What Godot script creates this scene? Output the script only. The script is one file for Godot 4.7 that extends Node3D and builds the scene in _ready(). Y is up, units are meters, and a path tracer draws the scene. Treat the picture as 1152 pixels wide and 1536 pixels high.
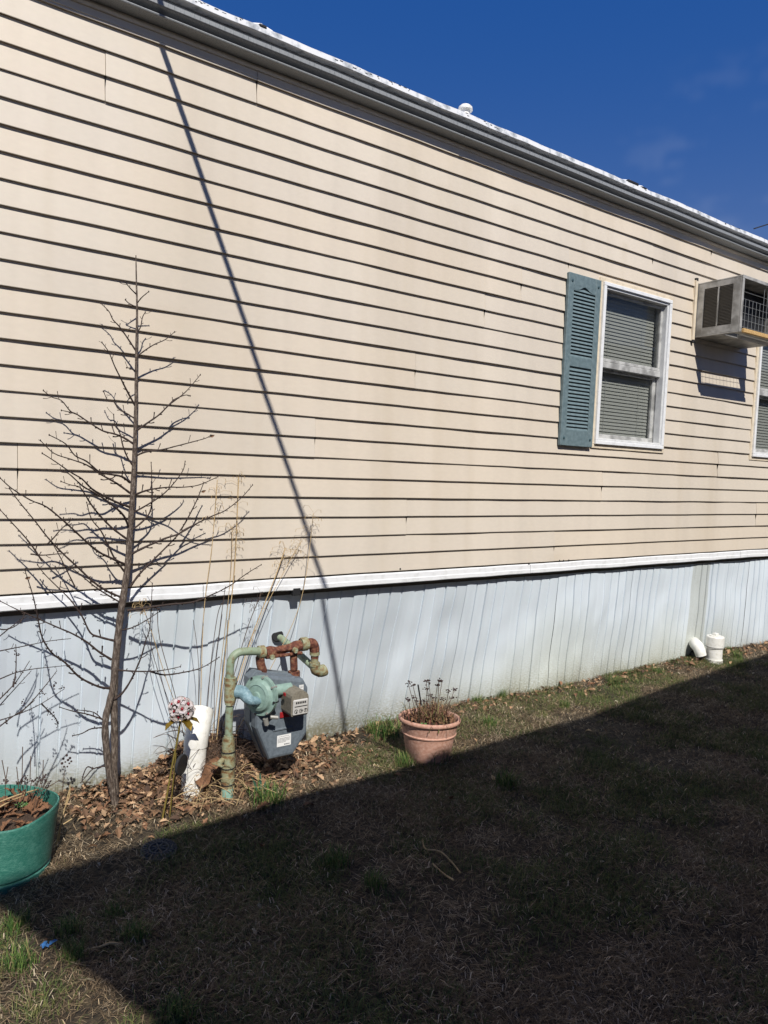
extends Node3D
# A cream-sided mobile home in hard spring sun, seen from the shade of the home next door.
# x runs along the home's long wall to the right, y is up, z comes out of the wall; metres.

const CAM := Vector3(0.0, 1.5216, 3.1937)
const FOCAL := 1065.0
const YAW := -0.60898
const PITCH := -0.0615
const ROLL := 0.04049
const ROW := 0.1016                       # one course of siding
const BASE := 1.05                        # height of the lowest course line

var R := RandomNumberGenerator.new()
var NZ := FastNoiseLite.new()
var NF := FastNoiseLite.new()
var names := {}
var view := Basis(Vector3.UP, YAW) * Basis(Vector3.RIGHT, PITCH) * Basis(Vector3.BACK, ROLL)


# ---------------------------------------------------------------- mesh building
class MB:
	var v := PackedVector3Array()
	var n := PackedVector3Array()
	var t := PackedVector2Array()
	var c := PackedColorArray()
	var ix := PackedInt32Array()
	var col := Color.WHITE

	func vert(p: Vector3, nn: Vector3, uv := Vector2.ZERO) -> int:
		v.append(p); n.append(nn); t.append(uv); c.append(col)
		return v.size() - 1

	func tri(a: Vector3, b: Vector3, d: Vector3) -> void:      # counter-clockwise from outside
		var nn := (b - a).cross(d - a).normalized()
		var i := vert(a, nn); vert(b, nn); vert(d, nn)
		ix.append_array([i, i + 2, i + 1])

	func quad(a: Vector3, b: Vector3, d: Vector3, e: Vector3) -> void:
		var nn := (d - a).cross(e - b).normalized()
		var i := vert(a, nn, Vector2(0, 1)); vert(b, nn, Vector2(1, 1)); vert(d, nn, Vector2(1, 0)); vert(e, nn, Vector2(0, 0))
		ix.append_array([i, i + 2, i + 1, i, i + 3, i + 2])

	func box(lo: Vector3, hi: Vector3, r := 0.0, x := Transform3D.IDENTITY) -> void:
		var m := (lo + hi) * 0.5
		var h := (hi - lo) * 0.5
		r = minf(r, minf(h.x, minf(h.y, h.z)) * 0.9)
		var P := func(sx: float, sy: float, sz: float, ax: int) -> Vector3:
			var q := Vector3(sx * (h.x - (0.0 if ax == 0 else r)), sy * (h.y - (0.0 if ax == 1 else r)), sz * (h.z - (0.0 if ax == 2 else r)))
			return x * (m + q)
		for s in [-1.0, 1.0]:
			var a := [[P.call(s, -1, -1, 0), P.call(s, 1, -1, 0), P.call(s, 1, 1, 0), P.call(s, -1, 1, 0)], [P.call(-1, s, -1, 1), P.call(-1, s, 1, 1), P.call(1, s, 1, 1), P.call(1, s, -1, 1)], [P.call(-1, -1, s, 2), P.call(1, -1, s, 2), P.call(1, 1, s, 2), P.call(-1, 1, s, 2)]]
			for f in a:
				if s > 0: quad(f[0], f[1], f[2], f[3])
				else: quad(f[3], f[2], f[1], f[0])
		if r <= 0.0: return
		for s in [-1.0, 1.0]:
			for u in [-1.0, 1.0]:
				both(P.call(s, u, -1, 0), P.call(s, u, 1, 0), P.call(s, u, 1, 1), P.call(s, u, -1, 1), x * m)
				both(P.call(s, -1, u, 0), P.call(s, 1, u, 0), P.call(s, 1, u, 2), P.call(s, -1, u, 2), x * m)
				both(P.call(-1, s, u, 1), P.call(1, s, u, 1), P.call(1, s, u, 2), P.call(-1, s, u, 2), x * m)
				for w in [-1.0, 1.0]:
					out3(P.call(s, u, w, 0), P.call(s, u, w, 1), P.call(s, u, w, 2), x * m)

	func both(a: Vector3, b: Vector3, d: Vector3, e: Vector3, m: Vector3) -> void:   # a quad that faces away from m
		if (d - a).cross(e - b).dot((a + d) * 0.5 - m) > 0: quad(a, b, d, e)
		else: quad(e, d, b, a)

	func out3(a: Vector3, b: Vector3, d: Vector3, m: Vector3) -> void:
		if (b - a).cross(d - a).dot(a - m) > 0: tri(a, b, d)
		else: tri(d, b, a)

	func tube(pts: Array, rad, k := 8, cap := true) -> void:
		var m := pts.size()
		if m < 2: return
		var d0: Vector3 = (pts[1] - pts[0]).normalized()
		var up := Vector3.UP if absf(d0.y) < 0.9 else Vector3.RIGHT
		var a := d0.cross(up).normalized()
		var first := v.size()
		for i in m:
			var d: Vector3 = (pts[mini(i + 1, m - 1)] - pts[maxi(i - 1, 0)]).normalized()
			a = (a - d * a.dot(d)).normalized()
			var b := d.cross(a)
			var rr: float = rad[i] if rad is Array else rad
			for j in k:
				var w := TAU * j / k
				var nn := a * cos(w) + b * sin(w)
				vert(pts[i] + nn * rr, nn, Vector2(float(j) / k, float(i) / m))
		for i in m - 1:
			for j in k:
				var p := first + i * k + j
				var q := first + i * k + (j + 1) % k
				ix.append_array([p, p + k, q, q, p + k, q + k])
		if cap:
			for e in [0, m - 1]:
				var dd: Vector3 = (pts[0] - pts[1]).normalized() if e == 0 else (pts[m - 1] - pts[m - 2]).normalized()
				var cc := vert(pts[e], dd)
				var s := v.size()
				for j in k: vert(v[first + e * k + j], dd)
				for j in k:
					if e == 0: ix.append_array([cc, s + j, s + (j + 1) % k])
					else: ix.append_array([cc, s + (j + 1) % k, s + j])

	func lathe(prof: Array, k: int, x := Transform3D.IDENTITY, smooth := false, arc := TAU) -> void:   # prof: Vector2(radius, height) upwards on the outside
		var closed := arc >= TAU - 0.001
		for i in prof.size() - 1:
			var p: Vector2 = prof[i]
			var q: Vector2 = prof[i + 1]
			var nr := Vector2(q.y - p.y, p.x - q.x).normalized()
			var n0 := nr
			var n1 := nr
			if smooth:
				if i > 0: n0 = (nr + Vector2(p.y - prof[i - 1].y, prof[i - 1].x - p.x).normalized()).normalized()
				if i < prof.size() - 2: n1 = (nr + Vector2(prof[i + 2].y - q.y, q.x - prof[i + 2].x).normalized()).normalized()
			var f := v.size()
			for j in k + 1:
				var w := arc * j / k
				var e := Vector3(cos(w), 0, -sin(w))
				vert(x * (e * p.x + Vector3.UP * p.y), (x.basis * (e * n0.x + Vector3.UP * n0.y)).normalized(), Vector2(float(j) / k, p.y))
				vert(x * (e * q.x + Vector3.UP * q.y), (x.basis * (e * n1.x + Vector3.UP * n1.y)).normalized(), Vector2(float(j) / k, q.y))
			for j in k:
				var s := f + j * 2
				ix.append_array([s, s + 1, s + 2, s + 2, s + 1, s + 3])

	func ball(p: Vector3, r: float, k := 8, sq := 1.0) -> void:
		var prof := []
		for i in k / 2 + 1:
			var w := -PI / 2 + PI * i / (k / 2)
			prof.append(Vector2(r * cos(w), r * sq * sin(w)))
		lathe(prof, k, Transform3D(Basis.IDENTITY, p), true)

	func strip(pts: Array, wide: Array, side: Vector3) -> void:  # a flat blade
		for i in pts.size() - 1:
			var a: Vector3 = side * wide[i]
			var b: Vector3 = side * wide[i + 1]
			quad(pts[i] - a, pts[i] + a, pts[i + 1] + b, pts[i + 1] - b)

	func sweep(prof: Array, xs: Array, wob := 0.0, noise: FastNoiseLite = null, seed_off := 0.0) -> void:  # profile of Vector2(z, y) run along x
		for i in xs.size() - 1:
			var da := Vector3.ZERO
			var db := Vector3.ZERO
			if noise:
				da = Vector3(0, noise.get_noise_2d(xs[i] * 60.0, seed_off + 70.0) * wob * 0.6, noise.get_noise_2d(xs[i] * 45.0, seed_off) * wob)
				db = Vector3(0, noise.get_noise_2d(xs[i + 1] * 60.0, seed_off + 70.0) * wob * 0.6, noise.get_noise_2d(xs[i + 1] * 45.0, seed_off) * wob)
			for j in prof.size() - 1:
				var p: Vector2 = prof[j]
				var q: Vector2 = prof[j + 1]
				quad(Vector3(xs[i], p.y, p.x) + da, Vector3(xs[i + 1], p.y, p.x) + db, Vector3(xs[i + 1], q.y, q.x) + db, Vector3(xs[i], q.y, q.x) + da)

	func ends(prof: Array, x0: float, x1: float) -> void:        # caps for a sweep
		for e in [x0, x1]:
			for j in range(1, prof.size() - 1):
				var a := Vector3(e, prof[0].y, prof[0].x)
				var b := Vector3(e, prof[j].y, prof[j].x)
				var d := Vector3(e, prof[j + 1].y, prof[j + 1].x)
				tri(a, b, d)

	func mesh(m: Material) -> ArrayMesh:
		var arr := []
		arr.resize(Mesh.ARRAY_MAX)
		arr[Mesh.ARRAY_VERTEX] = v; arr[Mesh.ARRAY_NORMAL] = n; arr[Mesh.ARRAY_TEX_UV] = t; arr[Mesh.ARRAY_COLOR] = c; arr[Mesh.ARRAY_INDEX] = ix
		var a := ArrayMesh.new()
		a.add_surface_from_arrays(Mesh.PRIMITIVE_TRIANGLES, arr)
		a.surface_set_material(0, m)
		return a

	func plan_uv(o: Vector2, s: Vector2) -> MB:                  # u along x, v down from the top
		for i in v.size(): t[i] = Vector2((v[i].x - o.x) / s.x, 1.0 - (v[i].y - o.y) / s.y)
		return self


# ---------------------------------------------------------------- the scene's tree
func numbered(parent: Node, called: String) -> String:
	var k := str(parent.get_instance_id()) + called
	names[k] = names.get(k, -1) + 1
	return called if names[k] == 0 else "%s_%03d" % [called, names[k]]

func obj(called: String, b: MB, m: Material, parent: Node = self) -> MeshInstance3D:
	var o := MeshInstance3D.new()
	o.mesh = b.mesh(m)
	o.name = numbered(parent, called)
	parent.add_child(o, true)
	return o

func base(called: String, at_ := Vector3.ZERO, parent: Node = self) -> Node3D:
	var o := Node3D.new()
	o.name = numbered(parent, called)
	parent.add_child(o, true)
	o.position = at_
	return o

func tag(o: Node, label: String, category := "", group := "", kind := "") -> Node:
	if label: o.set_meta("label", label)
	if category: o.set_meta("category", category)
	if group: o.set_meta("group", group)
	if kind: o.set_meta("kind", kind)
	return o

func dup(o: Node3D, p: Vector3, turn: float, label: String, size := 1.0) -> Node3D:
	var c: Node3D = o.duplicate()
	c.name = numbered(self, String(o.name))
	add_child(c, true)
	c.position = p
	c.rotation.y = turn
	c.scale = Vector3.ONE * size
	c.set_meta("label", label)
	return c

func at(px: float, py: float, z: float) -> Vector3:            # the point at distance z from the wall that is sighted there (1152 x 1536 grid)
	var d := view * Vector3((px - 576.0) / FOCAL, -(py - 768.0) / FOCAL, -1.0)
	return CAM + d * ((z - CAM.z) / d.z)

func curve(p: Array, per := 4) -> Array:                       # smooth line through points
	var out := []
	for i in p.size() - 1:
		var a = p[maxi(i - 1, 0)]; var b = p[i]; var c = p[i + 1]; var d = p[mini(i + 2, p.size() - 1)]
		for k in per: out.append(b.cubic_interpolate(c, a, d, float(k) / per))
	out.append(p[-1])
	return out

func gh(x: float, z: float) -> float:                          # ground height
	var h := 0.055 * smoothstep(2.0, 3.4, x) * (1.0 - smoothstep(0.15, 1.1, z)) + 0.03 * smoothstep(4.0, 6.0, x) * (1.0 - smoothstep(0.0, 1.0, z))
	h += 0.13 * exp(-pow((x - 1.3) / 0.27, 2.0) - pow((z + 0.14) / 0.24, 2.0))
	h -= 0.03 * exp(-pow((x - 2.1) / 0.5, 2.0) - pow((z + 0.2) / 0.3, 2.0))
	h += NZ.get_noise_2d(x * 40.0, z * 40.0) * 0.012 + NF.get_noise_2d(x * 90.0, z * 90.0) * 0.010
	return h if absf(x) < 12.0 and absf(z) < 8.0 else h * 0.4

# ---------------------------------------------------------------- materials
func S(r: int, g: int, b: int) -> Color: return Color(r / 255.0, g / 255.0, b / 255.0)

func noise_tex(seed_: int, freq: float, stops: Array, oct := 4, normal := false, bump := 4.0, size := 512) -> NoiseTexture2D:
	var f := FastNoiseLite.new()
	f.seed = seed_; f.frequency = freq; f.noise_type = FastNoiseLite.TYPE_SIMPLEX_SMOOTH; f.fractal_octaves = oct; f.fractal_gain = 0.55
	var t := NoiseTexture2D.new()
	t.width = size; t.height = size; t.seamless = true; t.noise = f
	if normal:
		t.as_normal_map = true; t.bump_strength = bump
	else:
		var g := Gradient.new()
		var o := PackedFloat32Array(); var c := PackedColorArray()
		for s in stops: o.append(s[0]); c.append(s[1])
		g.offsets = o; g.colors = c
		t.color_ramp = g
	return t

func plain(c: Color, rough := 0.6, metal := 0.0) -> StandardMaterial3D:
	var m := StandardMaterial3D.new()
	m.albedo_color = c; m.roughness = rough; m.metallic = metal
	return m

func worn(seed_: int, freq: float, stops: Array, rough := 0.7, scale_ := 3.0, bump := 0.0, metal := 0.0) -> StandardMaterial3D:
	var m := plain(Color.WHITE, rough, metal)
	m.albedo_texture = noise_tex(seed_, freq, stops)
	m.uv1_triplanar = true; m.uv1_world_triplanar = true
	m.uv1_scale = Vector3.ONE * scale_
	if bump > 0.0:
		m.normal_enabled = true
		m.normal_texture = noise_tex(seed_ + 50, freq * 3.0, [], 4, true, bump)
	return m

var mats := {}

func make_materials() -> void:
	mats.trim = worn(11, 0.02, [[0.0, S(206, 207, 206)], [0.45, S(226, 227, 227)], [1.0, S(232, 233, 234)]], 0.45, 1.2)
	mats.beige = worn(12, 0.02, [[0.0, S(196, 182, 160)], [0.5, S(214, 200, 176)], [1.0, S(222, 208, 184)]], 0.55, 1.5)
	mats.gutter = worn(13, 0.03, [[0.0, S(100, 103, 105)], [0.4, S(136, 139, 141)], [1.0, S(160, 162, 163)]], 0.5, 2.0)
	mats.gutter.uv1_scale = Vector3(9.0, 1.2, 9.0)
	mats.roof = worn(14, 0.012, [[0.0, S(150, 154, 158)], [0.3, S(196, 200, 204)], [0.42, S(226, 228, 230)], [1.0, S(236, 236, 236)]], 0.7, 2.0)
	mats.black = plain(S(26, 26, 28), 0.7)
	mats.rubber = plain(S(38, 38, 40), 0.8)
	mats.dark = plain(S(38, 38, 40), 0.9)
	mats.shutter = worn(15, 0.02, [[0.0, S(88, 105, 109)], [0.5, S(101, 119, 123)], [1.0, S(117, 133, 136)]], 0.6, 2.5)
	mats.sash = worn(16, 0.012, [[0.0, S(124, 124, 122)], [0.42, S(156, 156, 153)], [0.62, S(180, 180, 177)], [1.0, S(194, 194, 190)]], 0.6, 1.3)
	mats.track = worn(62, 0.01, [[0.0, S(186, 187, 186)], [0.5, S(206, 207, 206)], [1.0, S(214, 214, 212)]], 0.6, 2.0)
	mats.blind = plain(S(186, 190, 181), 0.6)
	mats.metal = worn(17, 0.010, [[0.0, S(112, 110, 104)], [0.42, S(146, 144, 138)], [0.62, S(172, 170, 164)], [1.0, S(188, 186, 181)]], 0.5, 1.2, 0.0, 0.15)
	mats.wire = plain(S(170, 170, 166), 0.4, 0.6)
	mats.wood = worn(18, 0.02, [[0.0, S(150, 116, 70)], [0.5, S(196, 160, 104)], [1.0, S(214, 184, 134)]], 0.8, 6.0)
	mats.pvc = worn(19, 0.015, [[0.0, S(198, 194, 182)], [0.4, S(224, 222, 214)], [1.0, S(232, 231, 226)]], 0.4, 4.0)
	mats.rust = worn(20, 0.016, [[0.0, S(48, 28, 22)], [0.36, S(84, 46, 34)], [0.55, S(108, 62, 45)], [0.70, S(124, 80, 58)], [0.86, S(136, 110, 82)], [1.0, S(148, 140, 110)]], 0.85, 5.0, 4.0)
	mats.sage = worn(21, 0.012, [[0.0, S(100, 76, 52)], [0.2, S(122, 116, 88)], [0.38, S(132, 146, 122)], [1.0, S(142, 158, 136)]], 0.55, 4.0, 1.0)
	mats.sagerust = worn(22, 0.014, [[0.0, S(78, 46, 30)], [0.26, S(112, 80, 50)], [0.40, S(132, 116, 80)], [0.55, S(142, 140, 108)], [0.75, S(146, 152, 126)], [1.0, S(158, 166, 144)]], 0.7, 4.0, 4.0)
	mats.teal = worn(63, 0.02, [[0.0, S(112, 140, 124)], [0.5, S(134, 168, 152)], [1.0, S(146, 178, 162)]], 0.55, 5.0)
	mats.regulator = worn(23, 0.015, [[0.0, S(112, 134, 122)], [0.45, S(130, 154, 143)], [1.0, S(144, 170, 160)]], 0.45, 5.0, 0.6)
	mats.bluecone = worn(24, 0.012, [[0.0, S(84, 108, 116)], [0.5, S(116, 146, 154)], [1.0, S(164, 182, 186)]], 0.55, 7.0, 8.0)
	mats.meter = worn(25, 0.015, [[0.0, S(86, 95, 101)], [0.45, S(100, 109, 116)], [1.0, S(112, 121, 128)]], 0.5, 5.0, 0.6)
	mats.index = worn(26, 0.02, [[0.0, S(104, 98, 86)], [0.5, S(124, 118, 104)], [1.0, S(136, 130, 116)]], 0.6, 6.0)
	mats.red = plain(S(150, 36, 40), 0.4)
	mats.zinc = plain(S(160, 158, 150), 0.45, 0.4)
	mats.terracotta = worn(27, 0.02, [[0.0, S(146, 106, 88)], [0.36, S(178, 134, 114)], [0.62, S(188, 146, 126)], [0.8, S(198, 162, 144)], [1.0, S(212, 188, 174)]], 0.75, 5.0, 0.5)
	mats.soil = worn(28, 0.05, [[0.0, S(32, 24, 18)], [0.5, S(66, 50, 38)], [1.0, S(104, 84, 66)]], 0.95, 6.0, 6.0)
	mats.bark = worn(29, 0.02, [[0.0, S(42, 34, 29)], [0.4, S(74, 62, 53)], [0.62, S(106, 94, 83)], [0.8, S(138, 127, 116)], [1.0, S(158, 148, 137)]], 0.85, 14.0, 6.0)
	mats.bark.uv1_scale = Vector3(12, 2.6, 12)
	mats.twig = worn(30, 0.03, [[0.0, S(34, 25, 22)], [0.5, S(54, 41, 36)], [1.0, S(80, 64, 55)]], 0.8, 6.0)
	mats.straw = worn(31, 0.03, [[0.0, S(150, 124, 84)], [0.5, S(186, 160, 116)], [1.0, S(206, 184, 144)]], 0.8, 8.0)
	mats.deadstem = worn(32, 0.03, [[0.0, S(54, 42, 36)], [0.5, S(84, 66, 54)], [1.0, S(120, 98, 80)]], 0.85, 8.0)
	mats.seed = worn(33, 0.03, [[0.0, S(36, 26, 26)], [0.5, S(62, 46, 44)], [1.0, S(92, 72, 66)]], 0.9, 20.0)
	mats.gold = plain(S(146, 120, 46), 0.35, 0.7)
	mats.stake = worn(34, 0.03, [[0.0, S(86, 74, 36)], [0.5, S(128, 112, 52)], [1.0, S(152, 138, 74)]], 0.5, 10.0, 0.0, 0.4)
	mats.petal = plain(S(212, 202, 198), 0.25, 0.3)
	mats.petal_red = plain(S(134, 26, 40), 0.3, 0.1)
	mats.panel = plain(S(22, 24, 34), 0.25)
	mats.iron = worn(35, 0.03, [[0.0, S(64, 64, 62)], [0.5, S(98, 97, 94)], [1.0, S(120, 118, 114)]], 0.95, 14.0, 2.0)
	mats.iron.metallic_specular = 0.2
	mats.brownleaf = worn(36, 0.03, [[0.0, S(70, 46, 30)], [0.5, S(112, 78, 52)], [1.0, S(146, 106, 74)]], 0.8, 9.0, 3.0)
	mats.greenleaf = plain(S(76, 112, 52), 0.6)
	mats.blueleaf = plain(S(58, 98, 78), 0.6)
	mats.glass = plain(Color(0.10, 0.12, 0.13, 0.2), 0.02)
	mats.glass.metallic_specular = 0.35
	mats.glass.transparency = BaseMaterial3D.TRANSPARENCY_ALPHA
	mats.wallboard = plain(S(84, 76, 66), 0.9)
	mats.inside = plain(S(120, 120, 122), 0.9)
	var g := plain(Color.WHITE, 0.85)
	g.vertex_color_use_as_albedo = true
	g.backlight_enabled = true; g.backlight = Color(0.12, 0.12, 0.1)
	mats.blade = g
	mats.ground = worn(40, 0.02, [[0.0, S(28, 24, 17)], [0.35, S(45, 38, 27)], [0.55, S(62, 53, 38)], [0.75, S(82, 71, 52)], [1.0, S(110, 98, 74)]], 0.95, 2.3, 8.0)
	make_siding(); make_skirt(); make_planter(); make_label()

func textured(im: Image, rough: float) -> StandardMaterial3D:
	var m := plain(Color.WHITE, rough)
	im.generate_mipmaps()
	m.albedo_texture = ImageTexture.create_from_image(im)
	return m

func make_siding() -> void:                                    # 10 m x 3.5 m of vinyl: faint streaks, a few run-down stains
	var w := 1536; var h := 512
	var im := Image.create(w, h, false, Image.FORMAT_RGB8)
	var stains := [[4.13, 3.12, 0.035, 0.30, 0.9], [2.52, 3.10, 0.06, 0.5, 0.35], [3.08, 3.12, 0.05, 0.42, 0.4], [1.25, 2.65, 0.16, 0.5, 0.22], [3.62, 0.99, 0.10, 0.10, 0.6], [4.55, 1.68, 0.3, 0.25, 0.25], [1.02, 2.2, 0.12, 0.5, 0.25]]
	for j in h:
		var y := 3.5 * (1.0 - (j + 0.5) / h)
		for i in w:
			var x := -1.5 + 10.0 * (i + 0.5) / w
			var s := NZ.get_noise_2d(x * 55.0, y * 3.0) * 0.5 + NZ.get_noise_2d(x * 14.0 + 300.0, y * 14.0) * 0.6
			var f := NF.get_noise_2d(i * 2.3, j * 6.0) * 0.4
			var st := NZ.get_noise_2d(x * 160.0 + 50.0, y * 5.0)
			var k := 0.95 + 0.045 * s + 0.035 * f - 0.03 * maxf(st, 0.0)
			var dirt := clampf(0.22 * NZ.get_noise_2d(x * 30.0 + 900.0, y * 6.0) + 0.12 * maxf(NZ.get_noise_2d(x * 220.0 + 7.0, y * 7.0 + 40.0), 0.0) + 0.015, 0.0, 0.25)
			for q in stains:
				if y < q[1] + 0.03 and absf(x - q[0]) < q[2] * 2.2:
					var e: float = exp(-pow((x - q[0] + NZ.get_noise_2d(y * 60.0, 5.0) * 0.02) / q[2], 2.0)) * exp(-maxf(q[1] - y, 0.0) / q[3] * 2.2) * smoothstep(q[1] + 0.03, q[1] - 0.02, y)
					dirt += 0.30 * e * q[4] * (0.6 + 0.8 * absf(NF.get_noise_2d(i * 5.0, j * 3.0)))
			var c := Color(0.846 * k, 0.802 * k, 0.735 * k).lerp(Color(0.60, 0.53, 0.41), clampf(dirt * 0.75, 0.0, 0.6))
			im.set_pixel(i, j, c)
	mats.siding = textured(im, 0.55)
	for d in [["siding_b", Color(0.99, 0.99, 0.993)], ["siding_c", Color(1.0, 0.993, 0.985)]]:
		var m: StandardMaterial3D = mats.siding.duplicate()
		m.albedo_color = d[1]
		mats[d[0]] = m

func make_skirt() -> void:                                     # 10 m x 0.95 m of painted metal skirting, splashed with mud along the ground
	var w := 1536; var h := 256
	var im := Image.create(w, h, false, Image.FORMAT_RGB8)
	for j in h:
		var y := 0.95 * (1.0 - (j + 0.5) / h)
		for i in w:
			var x := -1.5 + 10.0 * (i + 0.5) / w
			var k := 0.97 + 0.03 * NZ.get_noise_2d(x * 18.0, y * 18.0) + 0.02 * NZ.get_noise_2d(x * 90.0, y * 4.0)
			var c := Color(0.858 * k, 0.896 * k, 0.924 * k)
			var green := smoothstep(2.2, 3.6, x) * (1.0 - smoothstep(5.6, 6.6, x))
			c = c.lerp(Color(0.80, 0.82, 0.77), clampf(green * (0.5 - y * 0.9) + 0.35 * NZ.get_noise_2d(x * 25.0, y * 14.0 + 60.0), 0.0, 0.55))
			var up := 0.06 + 0.05 * NZ.get_noise_2d(x * 40.0, 9.0) + 0.05 * green
			var mud := exp(-maxf(y - 0.03, 0.0) / up) * (0.62 + 0.75 * NF.get_noise_2d(i * 6.0, j * 7.0) + 0.4 * NZ.get_noise_2d(x * 80.0, y * 80.0))
			c = c.lerp(Color(0.45, 0.43, 0.32), clampf(mud, 0.0, 0.75))
			if x > 5.29 and x < 5.53:
				var sp := NF.get_noise_2d(i * 37.0, j * 37.0) * 0.5 + 0.5
				c = c.lerp(Color(0.62, 0.62, 0.55), 0.15 + 0.4 * sp)
			im.set_pixel(i, j, c)
	mats.skirt = textured(im, 0.42)

func make_planter() -> void:                                   # green plastic, scuffed in pale slanting strokes
	var im := Image.create(512, 512, false, Image.FORMAT_RGB8)
	for j in 512:
		for i in 512:
			var s := NF.get_noise_2d(i * 0.9 + j * 0.35, j * 7.0 - i * 1.4) * 0.6 + NF.get_noise_2d(i * 0.5, j * 16.0 - i * 3.0) * 0.5
			var l := NZ.get_noise_2d(i * 0.4, j * 0.8)
			var c := S(38, 102, 88).lerp(S(146, 186, 170), clampf(0.26 + 1.35 * s + 0.3 * l, 0.0, 1.0) * 0.72)
			im.set_pixel(i, j, c)
	mats.planter = textured(im, 0.5)

func make_label() -> void:                                     # the meter's paper label: rows of print too small to read
	var im := Image.create(96, 64, false, Image.FORMAT_RGB8)
	im.fill(S(226, 226, 222))
	var r := RandomNumberGenerator.new(); r.seed = 5
	for row in [[8, 2, 12, 84], [18, 3, 6, 90], [25, 3, 6, 90], [32, 3, 6, 88], [39, 3, 6, 60], [52, 6, 50, 88]]:
		var x: int = row[2]
		while x < row[3]:
			var l := r.randi_range(2, 7)
			im.fill_rect(Rect2i(x, row[0], mini(l, row[3] - x), row[1]), S(70, 70, 76))
			x += l + 2
	mats.label = textured(im, 0.6)


# ---------------------------------------------------------------- the scene
func _ready() -> void:
	R.seed = 4711
	NZ.seed = 3; NZ.frequency = 0.03; NZ.fractal_octaves = 3
	NF.seed = 8; NF.frequency = 0.05; NF.fractal_octaves = 3
	# camera
	var cam := Camera3D.new()
	cam.name = "camera"
	add_child(cam)
	cam.transform = Transform3D(view, CAM)
	cam.keep_aspect = Camera3D.KEEP_HEIGHT
	cam.fov = rad_to_deg(2.0 * atan(768.0 / FOCAL))
	cam.near = 0.05; cam.far = 400.0
	cam.current = true
	# sky, air and exposure
	var we := WorldEnvironment.new()
	we.name = "world_environment"
	var env := Environment.new()
	env.background_mode = Environment.BG_SKY
	env.sky = Sky.new()
	env.sky.sky_material = sky_material()
	env.ambient_light_source = Environment.AMBIENT_SOURCE_SKY
	env.tonemap_mode = Environment.TONE_MAPPER_LINEAR
	env.tonemap_exposure = 1.06
	env.sdfgi_enabled = true; env.ssao_enabled = true; env.ssil_enabled = true
	we.environment = env
	add_child(we)
	# sun
	var sun := DirectionalLight3D.new()
	sun.name = "sun"
	add_child(sun)
	sun.look_at_from_position(Vector3.ZERO, SUN, Vector3.UP)
	sun.light_energy = 1.6
	sun.light_color = Color(1.0, 0.982, 0.955)
	sun.light_angular_distance = 0.5
	sun.shadow_enabled = true
	make_materials()
	make_ground()
	make_home()
	make_neighbour()
	make_air_conditioner()
	make_gas_meter()
	make_tree()
	make_pots()
	make_pipes()
	make_flower()
	make_small()
	make_plants()
	make_litter()

const WISP := Vector3(0.812, 0.338, -0.476)                    # where the thin cirrus hangs
const SUN := Vector3(0.325, -1.12, -1.0)

func sky_material() -> PanoramaSkyMaterial:                    # clear deep blue, paler towards the horizon, a few thin wisps
	var w := 1024; var h := 512
	var im := Image.create(w, h, false, Image.FORMAT_RGBF)
	var f := FastNoiseLite.new(); f.seed = 21; f.frequency = 1.0; f.fractal_octaves = 5
	for j in h:
		var e := (0.5 - (j + 0.5) / h) * PI
		for i in w:
			var y := sin(e)
			var c: Color
			if y >= 0.0:
				c = Color(0.010, 0.068, 0.285).lerp(Color(0.034, 0.15, 0.43), pow(1.0 - y, 2.4)).lerp(Color(0.50, 0.505, 0.51), pow(1.0 - y, 6.5))
				var az := TAU * (i + 0.5) / w
				var d := Vector3(cos(e) * sin(az), y, -cos(e) * cos(az))
				var n := f.get_noise_3d(d.x * 7.0 + 4.0, d.y * 22.0, d.z * 7.0) + 0.7 * f.get_noise_3d(d.x * 22.0 + d.y * 16.0, d.y * 60.0, d.z * 22.0)
				var m := f.get_noise_3d(d.x * 1.3 + 40.0, d.y * 2.0, d.z * 1.3)
				c = c.lerp(Color(0.55, 0.62, 0.74), clampf((n + 0.0) * 0.2, 0.0, 0.06) * smoothstep(0.986, 0.9985, d.dot(WISP)) + clampf((n - 0.3) * 0.2, 0.0, 0.08) * smoothstep(0.2, 0.5, m) * smoothstep(0.4, 0.2, y))
			else:
				c = Color(0.10, 0.095, 0.085)
			im.set_pixel(i, j, c)
	var s := PanoramaSkyMaterial.new()
	s.panorama = ImageTexture.create_from_image(im)
	return s

func make_ground() -> void:
	var xs := []; var zs := []
	for q in [[-70.0, -12.0, 8], [-12.0, -1.0, 12], [-1.0, 7.5, 240], [7.5, 14.0, 20], [14.0, 80.0, 8]]:
		for k in q[2]: xs.append(lerpf(q[0], q[1], float(k) / q[2]))
	xs.append(80.0)
	for q in [[-80.0, -6.0, 8], [-6.0, -0.4, 10], [-0.4, 2.6, 110], [2.6, 6.0, 16], [6.0, 60.0, 8]]:
		for k in q[2]: zs.append(lerpf(q[0], q[1], float(k) / q[2]))
	zs.append(60.0)
	var b := MB.new()
	var nx := xs.size()
	for z in zs:
		for x in xs:
			var e := 0.02
			var h := gh(x, z)
			b.vert(Vector3(x, h, z), Vector3(h - gh(x + e, z), e, h - gh(x, z + e)).normalized())
	for j in zs.size() - 1:
		for i in nx - 1:
			var p := j * nx + i
			b.ix.append_array([p, p + 1, p + nx, p + 1, p + nx + 1, p + nx])
	tag(obj("ground", b, mats.ground), "bare brown earth and thatch of the side yard beside the home", "ground", "", "structure")

func seg(x0: float, x1: float, step := 0.3) -> Array:
	var n := maxi(1, int(ceil((x1 - x0) / step)))
	var a := []
	for i in n + 1: a.append(lerpf(x0, x1, float(i) / n))
	return a

const W1 := [3.905, 4.725]
const W2 := [5.945, 6.765]

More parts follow.
